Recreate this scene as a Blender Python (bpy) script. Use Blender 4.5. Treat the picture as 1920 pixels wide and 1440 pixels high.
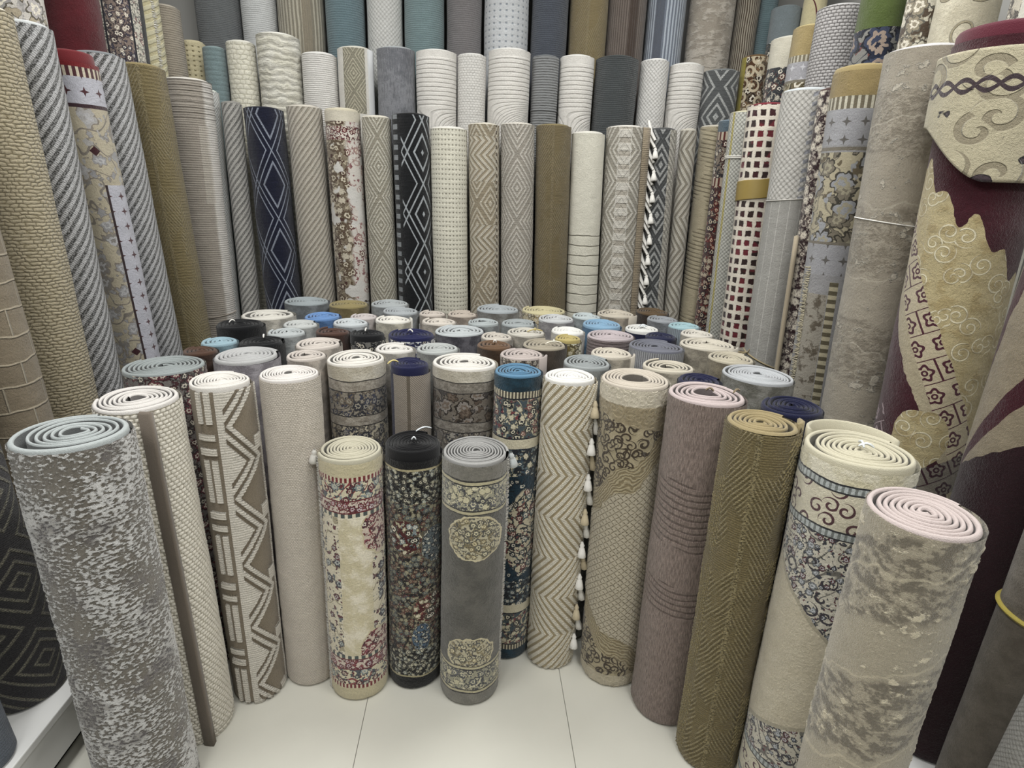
import bpy, math, random
import numpy as np
from mathutils import Matrix, Vector
for o in list(bpy.data.objects): bpy.data.objects.remove(o)
S = bpy.context.scene
COL = S.collection
random.seed(4)

# ---------------------------------------------------------------- camera, light, exposure
cd = bpy.data.cameras.new('camera'); cam = bpy.data.objects.new('camera', cd); COL.objects.link(cam)
cd.sensor_width = 36.0; cd.lens = 1094.0*36/1920; cd.clip_start = .02
cam.matrix_world = Matrix(((0.99776609, -0.01477361, -0.06515035, 0),
                           (-0.05710315, 0.31752811, -0.94652793, 0),
                           (0.0346707, 0.94813377, 0.31597516, 1.5),
                           (0, 0, 0, 1))) @ Matrix.Diagonal((1, 1, 1, 1))
S.camera = cam
w = bpy.data.worlds.new('shop_air'); S.world = w; w.use_nodes = True
w.node_tree.nodes['Background'].inputs[0].default_value = (.93, 1.0, 1.0, 1)
w.node_tree.nodes['Background'].inputs[1].default_value = .08
LIGHT_W = 25.0
S.view_settings.view_transform = 'Standard'
S.view_settings.look = 'None'
S.view_settings.gamma = 1.0
S.view_settings.use_curve_mapping = False
S.view_settings.exposure = -0.34

# ---------------------------------------------------------------- node expressions
SAT = .86
def lin(h):
    h = h.lstrip('#'); c = [int(h[i:i+2], 16)/255 for i in (0, 2, 4)]
    g_ = c[0]*.3 + c[1]*.59 + c[2]*.11; c = [(g_ + (x - g_)*SAT)*(.87 + .13*g_) for x in c]
    return tuple((x/12.92 if x <= .04045 else ((x+.055)/1.055)**2.4) for x in c) + (1.0,)
class G: t = None
def _put(sock, v):
    if isinstance(v, X): G.t.links.new(v.s, sock)
    elif isinstance(v, str): sock.default_value = lin(v)
    else: sock.default_value = v
class X:
    def __init__(s, sock): s.s = sock
    def __add__(a, b): return M('ADD', a, b)
    __radd__ = __add__
    def __sub__(a, b): return M('SUBTRACT', a, b)
    def __rsub__(a, b): return M('SUBTRACT', b, a)
    def __mul__(a, b): return M('MULTIPLY', a, b)
    __rmul__ = __mul__
    def __truediv__(a, b): return M('DIVIDE', a, b) if isinstance(b, X) else M('MULTIPLY', a, 1.0/b)
    def __gt__(a, b): return M('GREATER_THAN', a, b)
    def __lt__(a, b): return M('LESS_THAN', a, b)
    def __neg__(a): return M('MULTIPLY', a, -1.0)
def M(op, *a):
    n = G.t.nodes.new('ShaderNodeMath'); n.operation = op
    for i, v in enumerate(a): _put(n.inputs[i], v)
    return X(n.outputs[0])
def sin(x): return M('SINE', x)
def cos(x): return M('COSINE', x)
def ab(x): return M('ABSOLUTE', x)
def fr(x): return M('FRACT', x)
def fl(x): return M('FLOOR', x)
def mx(a, b): return M('MAXIMUM', a, b)
def mn(a, b): return M('MINIMUM', a, b)
def sq(x): return M('SQRT', x)
def tri(x, p, o=0.0): return ab(fr(x/p + o)*2.0 - 1.0)            # 1 at the period ends, 0 in the middle
def ss(x, a, b):
    n = G.t.nodes.new('ShaderNodeMapRange'); n.interpolation_type = 'SMOOTHSTEP'
    _put(n.inputs[0], x); n.inputs[1].default_value = a; n.inputs[2].default_value = b
    n.inputs[3].default_value = 0; n.inputs[4].default_value = 1
    return X(n.outputs[0])
def band(x, a, b): return (x > a)*(x < b)
def mix(f, a, b):
    n = G.t.nodes.new('ShaderNodeMix'); n.data_type = 'RGBA'
    _put(n.inputs[0], f); _put(n.inputs[6], a); _put(n.inputs[7], b)
    return X(n.outputs[2])
def fmix(f, a, b): return a + (b - a)*f if not isinstance(b, X) else (b - a)*f + a
def vec(a, b, c=0.0):
    n = G.t.nodes.new('ShaderNodeCombineXYZ')
    for i, v in enumerate((a, b, c)): _put(n.inputs[i], v)
    return X(n.outputs[0])
def noise(u, v, sc, det=2.0, seed=0.0, rough=.55, dist=0.0):
    n = G.t.nodes.new('ShaderNodeTexNoise'); n.noise_dimensions = '3D'
    _put(n.inputs['Vector'], vec(u, v, seed)); n.inputs['Scale'].default_value = sc
    n.inputs['Detail'].default_value = det; n.inputs['Roughness'].default_value = rough
    n.inputs['Distortion'].default_value = dist
    return X(n.outputs[0])
def voro(u, v, sc, rand=1.0):
    """cell-centred vector, radius and two random numbers of a 2D cell pattern"""
    n = G.t.nodes.new('ShaderNodeTexVoronoi'); n.voronoi_dimensions = '2D'
    n.inputs['Scale'].default_value = sc; n.inputs['Randomness'].default_value = rand
    _put(n.inputs['Vector'], vec(u, v, 0.0))
    s = G.t.nodes.new('ShaderNodeSeparateXYZ'); G.t.links.new(n.outputs['Position'], s.inputs[0])
    c = G.t.nodes.new('ShaderNodeSeparateColor'); G.t.links.new(n.outputs['Color'], c.inputs[0])
    return u - X(s.outputs[0]), v - X(s.outputs[1]), X(n.outputs['Distance']), X(c.outputs[0]), X(c.outputs[1])
MATS = {}
def material(name, fn, sheen=.25, rough=.9, fibre=.16, fsc=700.0, bump=1.0, disp=False, **kw):
    m = bpy.data.materials.new(name); m.use_nodes = True; t = m.node_tree; G.t = t
    b = t.nodes['Principled BSDF']
    uvn = t.nodes.new('ShaderNodeUVMap'); sp = t.nodes.new('ShaderNodeSeparateXYZ'); t.links.new(uvn.outputs[0], sp.inputs[0])
    u, v = X(sp.outputs[0]), X(sp.outputs[1])
    col, h = fn(u, v, **kw)
    f = noise(u, v, fsc, 1.0, 3.3)
    f2 = noise(u, v, 28.0, 3.0, 7.1)
    f3 = noise(u, v*.7, 230.0, 2.0, 5.5, .7)
    hs = t.nodes.new('ShaderNodeHueSaturation')
    _put(hs.inputs['Color'], col)
    _put(hs.inputs['Value'], (f - .5)*(fibre*2.4) + (f3 - .5)*.42 + (f2 - .5)*.16 + 1.0)
    t.links.new(hs.outputs[0], b.inputs['Base Color'])
    b.inputs['Roughness'].default_value = rough
    b.inputs['Specular IOR Level'].default_value = .25
    b.inputs['Sheen Weight'].default_value = sheen
    b.inputs['Sheen Roughness'].default_value = .45
    bn = t.nodes.new('ShaderNodeBump'); bn.inputs['Distance'].default_value = 1.0; bn.inputs['Strength'].default_value = 1.0
    hh = (f - .5)*.0022 + (f3 - .5)*.0026 + (f2 - .5)*(.0025 if disp else .006)
    if h is not None: hh = hh + h*bump
    if disp:                                                           # relief moves the dense mesh itself
        d = t.nodes.new('ShaderNodeDisplacement'); d.inputs['Midlevel'].default_value = 0.0; d.inputs['Scale'].default_value = 1.0
        _put(d.inputs['Height'], hh); t.links.new(d.outputs[0], t.nodes['Material Output'].inputs['Displacement'])
        m.displacement_method = 'BOTH'; t.nodes.remove(bn)
        return m
    _put(bn.inputs['Height'], hh)
    t.links.new(bn.outputs[0], b.inputs['Normal'])
    return m
def plainmat(key, hexc, rough=.85, sheen=.2, amp=.12, sc=500.0, spec=.25):
    if key in MATS: return MATS[key]
    m = bpy.data.materials.new(key); m.use_nodes = True; t = m.node_tree; G.t = t
    b = t.nodes['Principled BSDF']
    tc = t.nodes.new('ShaderNodeTexCoord'); n = t.nodes.new('ShaderNodeTexNoise'); t.links.new(tc.outputs['Object'], n.inputs['Vector'])
    n.inputs['Scale'].default_value = sc; n.inputs['Detail'].default_value = 2
    hs = t.nodes.new('ShaderNodeHueSaturation'); hs.inputs['Color'].default_value = lin(hexc)
    f = X(n.outputs[0]); _put(hs.inputs['Value'], (f - .5)*(2*amp) + 1.0)
    t.links.new(hs.outputs[0], b.inputs['Base Color'])
    b.inputs['Roughness'].default_value = rough; b.inputs['Sheen Weight'].default_value = sheen
    b.inputs['Specular IOR Level'].default_value = spec
    bn = t.nodes.new('ShaderNodeBump'); bn.inputs['Distance'].default_value = 1.0
    _put(bn.inputs['Height'], f*.0012); t.links.new(bn.outputs[0], b.inputs['Normal'])
    MATS[key] = m
    return m

# ---------------------------------------------------------------- rug patterns: (u around, v up, metres) -> colour, relief
TAU = math.tau
def p_plain(u, v, c='#cccccc', c2=None, msc=9.0, rib=None, ribd='h', amp=.001, wav=.0, asp=1.0):
    col = c
    if c2:
        col = mix(ss(noise(u*asp, v, msc, 5.0, 1.0, .6), .38, .62), c, c2)
    h = None
    if rib:
        x = v if ribd == 'h' else u
        y = u if ribd == 'h' else v
        s = sin((x + (noise(u, v, 14.0, 2.0, 5.0) - .5)*wav)*(TAU/rib))
        h = s*amp
        brk = noise(u*(1 if ribd == 'h' else 5), v*(5 if ribd == 'h' else 1), 30.0, 2.0, 9.0)
        h = h*ss(brk, .3, .55)
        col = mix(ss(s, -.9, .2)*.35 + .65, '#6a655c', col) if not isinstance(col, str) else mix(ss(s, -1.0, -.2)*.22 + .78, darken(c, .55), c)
    return col, h
def darken(h, k):
    h = h.lstrip('#'); return '#' + ''.join('%02x' % int(max(0, min(255, int(h[i:i+2], 16)*k))) for i in (0, 2, 4))
def p_weave(u, v, c='#ddd6c8', gap=None, p=.011, q=.008, off=.5, amp=.0022, ex=.5, jit=.35, wv=0.0):
    """raised loops in rows"""
    gap = gap or darken(c, .72)
    if wv: v = v + (noise(u, v*.6, 40.0, 2.0, 6.0) - .5)*wv
    row = fl(v/q)
    x = u/p + row*off + noise(u, v, 25.0, 1.0, 2.0)*jit
    b = sin(fr(x)*math.pi)*sin(fr(v/q)*math.pi)
    b = M('POWER', mx(b, 0.0), ex)
    return mix(ss(b, .15, .7), gap, c), b*amp
def p_dots(u, v, c='#e6dfcd', gap='#a89d83', p=.0165, q=.0165, amp=.005):
    x = sin(fr(u/p)*math.pi); y = sin(fr(v/q)*math.pi)
    hole = (1.0 - ss(x, .3, .62))*(1.0 - ss(y, .3, .62))
    return mix(hole, c, gap), (1.0 - hole)*amp + y*.001
def p_diag(u, v, c='#c9c2b4', c2='#7d7566', p=.024, k=1.25, tw=.006, cut=.5, amp=.003):
    s = fr((v - u*k + (noise(u, v, 30.0, 2.0, 1.0) - .5)*.006)/p)
    st = ss(tri(s, 1.0), cut-.2, cut+.12)
    tws = sin((v*1.3 + u*1.2)*(TAU/tw))
    nn = noise(u, v, 230.0, 1.0, 4.0)
    f = st*.5 + ss(nn + tws*.06 + st*.12, .44, .58)*.5
    return mix(f, c2, c), st*amp + tws*.0006*st
def p_diam(u, v, c='#d8d2c4', c2='#a79f8d', pu=.15, pv=.23, n=5.0, u0=0.0, v0=0.0, cut=.5, row=.0055, amp=.0028, kn=.55):
    """concentric diamonds in looped pile"""
    d = tri(u - u0, pu, .5) + tri(v, pv, v0)
    d = ab(d - 1.0)*n
    s = ss(tri(d, 1.0, .25), cut-.12, cut+.12)
    r = sin(v*(TAU/row) + noise(u, v, 60.0, 1.0)*4.0)
    nn = ss(noise(u, v, 260.0, 1.0, 4.0), .4, .56)
    return mix(s*(nn*kn + 1.0 - kn), c2, c), s*amp + r*.0006
def p_zigline(u, v, bg='#14161f', c='#c4ccd6', u0=0.0, a=.055, pv=.26, lines=((1.0, .035), (.78, .03), (.5, .018)), side=None, sq_p=.031, v0=0.0, dot=True):
    """flat-woven ground with nested diamond and zigzag lines, optional square ladder at the left"""
    t_ = tri(v, pv, v0)
    d = ab(u - u0)/a + t_
    m = None
    for q, wd in lines:
        l = 1.0 - ss(ab(d - q), wd*.5, wd*.95)
        m = l if m is None else mx(m, l)
    # second family of diamonds between the first
    d2 = ab(ab(u - u0) - a)/a + (1.0 - t_)
    for q, wd in lines[:2]:
        m = mx(m, 1.0 - ss(ab(d2 - q), wd*.5, wd*.95))
    if dot: m = mx(m, (d < .1)*1.0)
    nn = ss(noise(u, v, 420.0, 1.0, 4.0), .32, .5)*.45 + .55
    m = m*nn
    if side is not None:
        s0, s1 = side
        cut = band(u, s0, s1); m = m*(1.0 - (u < s1 + .012))
        sqm = band(u, s0 + .006, s1 - .006)*(fr(v/sq_p) > .5)*.62
        m = mx(m, sqm)
    return mix(m, mix(noise(u, v, 90.0, 2.0)*.6, bg, darken(bg, 1.7)), c), m*.0022 + sin(v*(TAU/.006))*.0005
def p_chev(u, v, c='#e8e2d2', c2='#b9a884', p=.021, pv=.2, a=.075, cut=.45, row=.0065):
    s = fr((u + tri(v, pv)*a)/p)
    st = ss(tri(s, 1.0), cut-.14, cut+.1)
    r = ss(sin((v + u*.6)*(TAU/row)), -.7, .3)
    return mix(st*(r*.4 + .6), c2, c), st*.003 + r*st*.0012
def p_greek(u, v, c='#ddd6ca', c2='#a2937c', P=.255):
    """bars, steps and zigzag in cream loops on a taupe ground"""
    y = fr(v/P)                                                       # one repeat
    vert = mx(band(u, -.066, -.053), band(u, -.045, -.029))*band(y, .04, .6)
    hor = band(u, -.072, -.027)*mx(band(y, .66, .745), band(y, .83, .92))
    spine = band(u, -.02, -.004)
    z = tri(v, P*.92, .15)*.072
    w_ = u - .004 - z
    zz = mx(mx((w_ < -.04)*(u > -.012), band(w_, -.03, -.016)*(u > -.008)), band(w_, -.006, .008))
    blk = band(u, .064, .1)*band(fr(v/(P*.92) + .06), .0, .2)
    edge = band(u, .094, .106)
    m = mx(mx(mx(vert, hor), mx(spine, zz)), mx(blk, edge))
    rows = ss(sin(v*(TAU/.0072) + noise(u, v, 60.0, 1.0)*2.5), -.6, .4)
    cr = mix(rows*.4 + .6, darken(c, .8), c)
    g = mix(noise(u, v, 380.0, 1.0)*.7, c2, darken(c2, .7))
    return mix(m, g, cr), m*.006 + rows*m*.001
def p_cable(u, v, c='#8b7b53', c2='#b3a379', row=.0062, pv=.16, pu=.09, pitch=.017):
    """looped knots drawn up in herringbone columns, with plainer ribbed ground between"""
    t_ = v - tri(u + (noise(u, v, 8.0, 1.0) - .5)*.02, pu)*pu*.8
    rg = ss(tri(fr(t_/pitch), 1.0), .45, .75)
    zone = ss(noise(u*1.6, v*.6, 11.0, 2.0, 2.0), .42, .52)
    kn = noise(u, v*1.5, 210.0, 1.0, 4.0)
    col_ = ss(tri(u, pu), .86, .95)
    r = ss(sin(v*(TAU/row) + noise(u, v, 45.0, 2.0)*5.0), -.35, .5)
    k = mx(mx(rg*zone, col_*ss(kn, .42, .55)), r*.3)
    k = k*(ss(kn, .34, .56)*.6 + .4)
    return mix(k*.85, c, c2), k*.0042
def p_distress(u, v, c='#cac8c6', c2='#8b857b', c3='#5f584f', sc=60.0, asp=.5, big=7.0, th=.5, soft=.05, amp=.003):
    n1 = noise(u*asp, v, sc, 3.0, 0.0, .6)
    n2 = noise(u, v*.7, big, 3.0, 5.0)
    k = n1 + (n2 - .5)*.6
    col = mix(ss(k, th - soft, th + soft), c2, c)
    tone = noise(u, v, big*1.6, 2.0, 9.0)
    col = mix(ss(tone, .5, .68)*.75, col, mix(ss(n1, .42, .6), c3, c2))
    return col, ss(k, th - soft, th + soft)*amp
def p_slab(u, v, c='#b6ab97', c2='#d9cfb8', c3='#8f8675', fold=.0, sc=34.0, seams=.2):
    """eroded marble look: smooth fields, mottled belts, raised crusty light flecks"""
    wv = v + (noise(u, v, 7.0, 3.0, 2.0) - .5)*.14 + u*fold
    belt = ss(tri(wv, .3), .38, .5)
    n1 = noise(u, v*1.3, sc, 5.0, 0.0, .68)
    col = mix(belt*.85, c, mix(ss(n1 + (noise(u, v, 120.0, 2.0, 6.0) - .5)*.2, .44, .56), c3, c))
    fleck = ss(n1 + (noise(u, v, 9.0, 2.0, 4.0) - .5)*.7, .62, .67)
    col = mix(fleck, col, c2)
    line = 1.0 - ss(ab(fr(wv/seams) - .5), .008, .022)
    col = mix(line*.5, col, c2)
    return col, fleck*.0016 + (n1 - .5)*.003*belt
def p_carve(u, v, c='#e4dfd8', L=1.55, u0=.03, v0=-.36, p=.0185, amp=.003):
    """white pile with carved horizontal grooves bending into arcs"""
    top = L + v0
    w_ = ss(top - v + .14, 0.0, .16)
    f = v - w_*(u - u0)*1.5 + (noise(u, v, 9.0, 1.0) - .5)*.006
    s = sin(f*(TAU/p))
    on = (1.0 - ss(v, L - .04, L - .034))*(1.0 - w_*ss(noise(u, v, 7.0, 1.0, 3.0), .5, .54))
    return mix(1.0 - (1.0 - ss(s, -1.0, -.3))*on*.22, darken(c, .7), c), ss(s, -1.0, -.2)*amp*on
def mix_f(f, a, b): return a + (b - a)*f
def p_stripes(u, v, c='#b9b1a0', c2='#837b6c', p=.013, thr=.5, wide=.0, wav=.5, c3=None):
    n = noise(u, v*.05, 60.0, 2.0, 1.0)
    s = ss(sin(u*(TAU/p) + (noise(u, v, 9.0, 3.0, 3.0) - .5)*TAU*wav) + (n - .5)*1.5, -.25, .25)
    col = mix(s, c2, c)
    if c3: col = mix(band(u, wide - .022, wide + .022), col, c3)
    return col, s*.0022
def p_squares(u, v, c='#e6dccb', cols=('#4b1e24', '#7d2630', '#38221e'), p=.034, q=.037, fade=0.0):
    x, y = fr(u/p), fr(v/q)
    wob = (noise(u, v, 60.0, 2.0) - .5)*.28
    m = ss(mn(mn(x, 1.0 - x), mn(y, 1.0 - y)) + wob, .17, .24)
    rnd = noise(fl(u/p)*7.3, fl(v/q)*3.7, 1.0, 0.0, 2.0)
    k = mix(ss(rnd, .45, .5), mix(ss(rnd, .36, .4), cols[1], cols[0]), cols[2])
    k = mix(ss(noise(u, v, 12.0, 1.0, 8.0), .56, .62), k, cols[1])
    return mix(m, c, k), (1.0 - m)*.004
def p_lattice(u, v, c='#cfcabb', c2='#a49d8b', p=.012, edge=None):
    a_, b_ = fr((u + v)/p), fr((u - v)/p)
    s = (ss(tri(a_, 1.0), .2, .6) + ss(tri(b_, 1.0), .2, .6))*.5
    return mix(s, c2, c), s*.0022
def p_herring(u, v, c='#c9bda6', c2='#9d8f74', p=.016):
    """overlapping carved dashes like wickerwork"""
    row = fl((u + v)/p)
    q = (u - v)/(p*2.0) + row*.5
    a_ = tri(fr((u + v)/p), 1.0); b_ = tri(fr(q), 1.0)
    row2 = fl((u - v)/p); b2 = tri(fr((u + v)/(p*2.0) + row2*.5), 1.0); a2 = tri(fr((u - v)/p), 1.0)
    g = mx(ss(a_, .72, .92)*ss(b_, .75, .6), ss(a2, .72, .92)*ss(b2, .75, .6))
    return mix(g, c, c2), (1.0 - g)*.0025
def flowers(u, v, bg, cols, sc=24.0, size=.36, petals=6.0, vine=None, rand=.9, core='#e9e1cf', outline=None, vsc=10.0, fill=1.0):
    """woven florals: tendrils, small irregular leaves and buds, and rosettes with rings"""
    n1 = noise(u, v, sc*2.1, 2.0, 1.7)
    n2 = noise(u*1.3, v, sc*1.7, 2.0, 8.2)
    uw, vw = u + (n1 - .5)*(.5/sc), v + (n2 - .5)*(.5/sc)              # drawn by hand: outlines wander
    col = bg
    if vine:
        nv = noise(u, v, vsc, 1.0, 2.5)
        col = mix(1.0 - ss(ab(fr(nv*6.0) - .5), .04, .075), col, vine)
    ln = outline or darken(cols[0], .55)
    th = .585 + (1.0 - fill)*.1
    col = mix(ss(n1, th - .03, th - .015), col, ln)
    col = mix(ss(n1, th, th + .015), col, cols[0])
    col = mix(ss(n2, th - .005, th + .01), col, mix(ss(n1, .45, .5), cols[-1], cols[1 % len(cols)]))
    dx, dy, r, k, k2 = voro(uw, vw, sc, rand)
    r = sq(dx*dx + dy*dy)*sc
    a_ = M('ARCTAN2', dy, dx)
    rp = (ab(cos(a_*(petals*.5) + k*TAU))*.32 + .68)*size*(k2*.5 + .62)
    on = k < fill
    pc = mix(k2 > .36, cols[0], mix(k2 > .68, cols[1 % len(cols)], cols[2 % len(cols)]))
    col = mix((r < rp*1.22)*on, col, ln)
    col = mix((r < rp)*on, col, pc)
    col = mix((r < rp*.62)*on, col, core)
    return mix((r < rp*.3)*on, col, pc)
def curls(u, v, bg, line, sc=18.0, rand=.7, wid=.3, turns=16.0, fill=1.0, tip=None):
    """spiral tendrils"""
    dx, dy, r, k, k2 = voro(u, v, sc, rand)
    r = sq(dx*dx + dy*dy)*sc
    th = M('ARCTAN2', dy, dx)*M('SIGN', k - .5)
    s = ab(fr((th + r*turns + k2*TAU)/TAU) - .5)
    m = (1.0 - ss(s, wid*.5, wid*.72))*(r < .47)*(r > .07)*(k2 < fill)
    col = mix(m, bg, line)
    if tip: col = mix((r < .12)*1.0, col, tip)
    return col, m
def p_persian(u, v, L=1.0, bands=(), field=None, both=True, hem=None, hemh=.03, wob=.006, spots=(), relief=.0016, ring='#d9cda6'):
    s = (L - v)
    if both: s = mn(s, v)
    s = s + (noise(u, v, 16.0, 2.0, 6.0) - .5)*wob + sin(u*60.0)*wob*.15
    col = field(u, v)
    for f_, a_, b_, uu, vv in spots:                                   # medallions: centre (uu, vv), half axes
        e = ((u - uu)*(u - uu))/(a_*a_) + ((v - vv)*(v - vv))/(b_*b_) + (noise(u, v, 26.0, 2.0, 1.0) - .5)*.9
        col = mix(e < 1.0, mix(e < 1.16, col, ring), f_(u, v))
    e0 = 0.0
    for h_, f_ in bands:
        c_ = f_(u, v) if callable(f_) else f_
        col = mix(band(s, e0, e0 + h_), col, c_)
        e0 += h_
    if hem: col = mix(s < hemh, col, hem)
    g = noise(u, v, 120.0, 3.0, 2.0)
    return col, g*relief*2.0
def beads(bg, c, p=.014, c3=None):
    return lambda u, v: mix(band(fr(u/p), .22, .78), bg, c)
def stars(bg, c, p=.032, vs=.0, c2=None):
    def f(u, v):
        x = ab(fr(u/p) - .5)*p; y = ab(fr((v + vs)/p) - .5)*p
        return mix((x + y + mn(x, y)*2.0) < p*.3, bg, c)
    return f
def flo(bg, cols, **k): return lambda u, v: flowers(u, v, bg, cols, **k)
def cur(bg, line, **k): return lambda u, v: curls(u, v, bg, line, **k)[0]
def dam(c, c2, sc=16.0): return lambda u, v: mix(ss(noise(u, v, sc, 5.0, 3.0, .65), .42, .6), c, c2)

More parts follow.
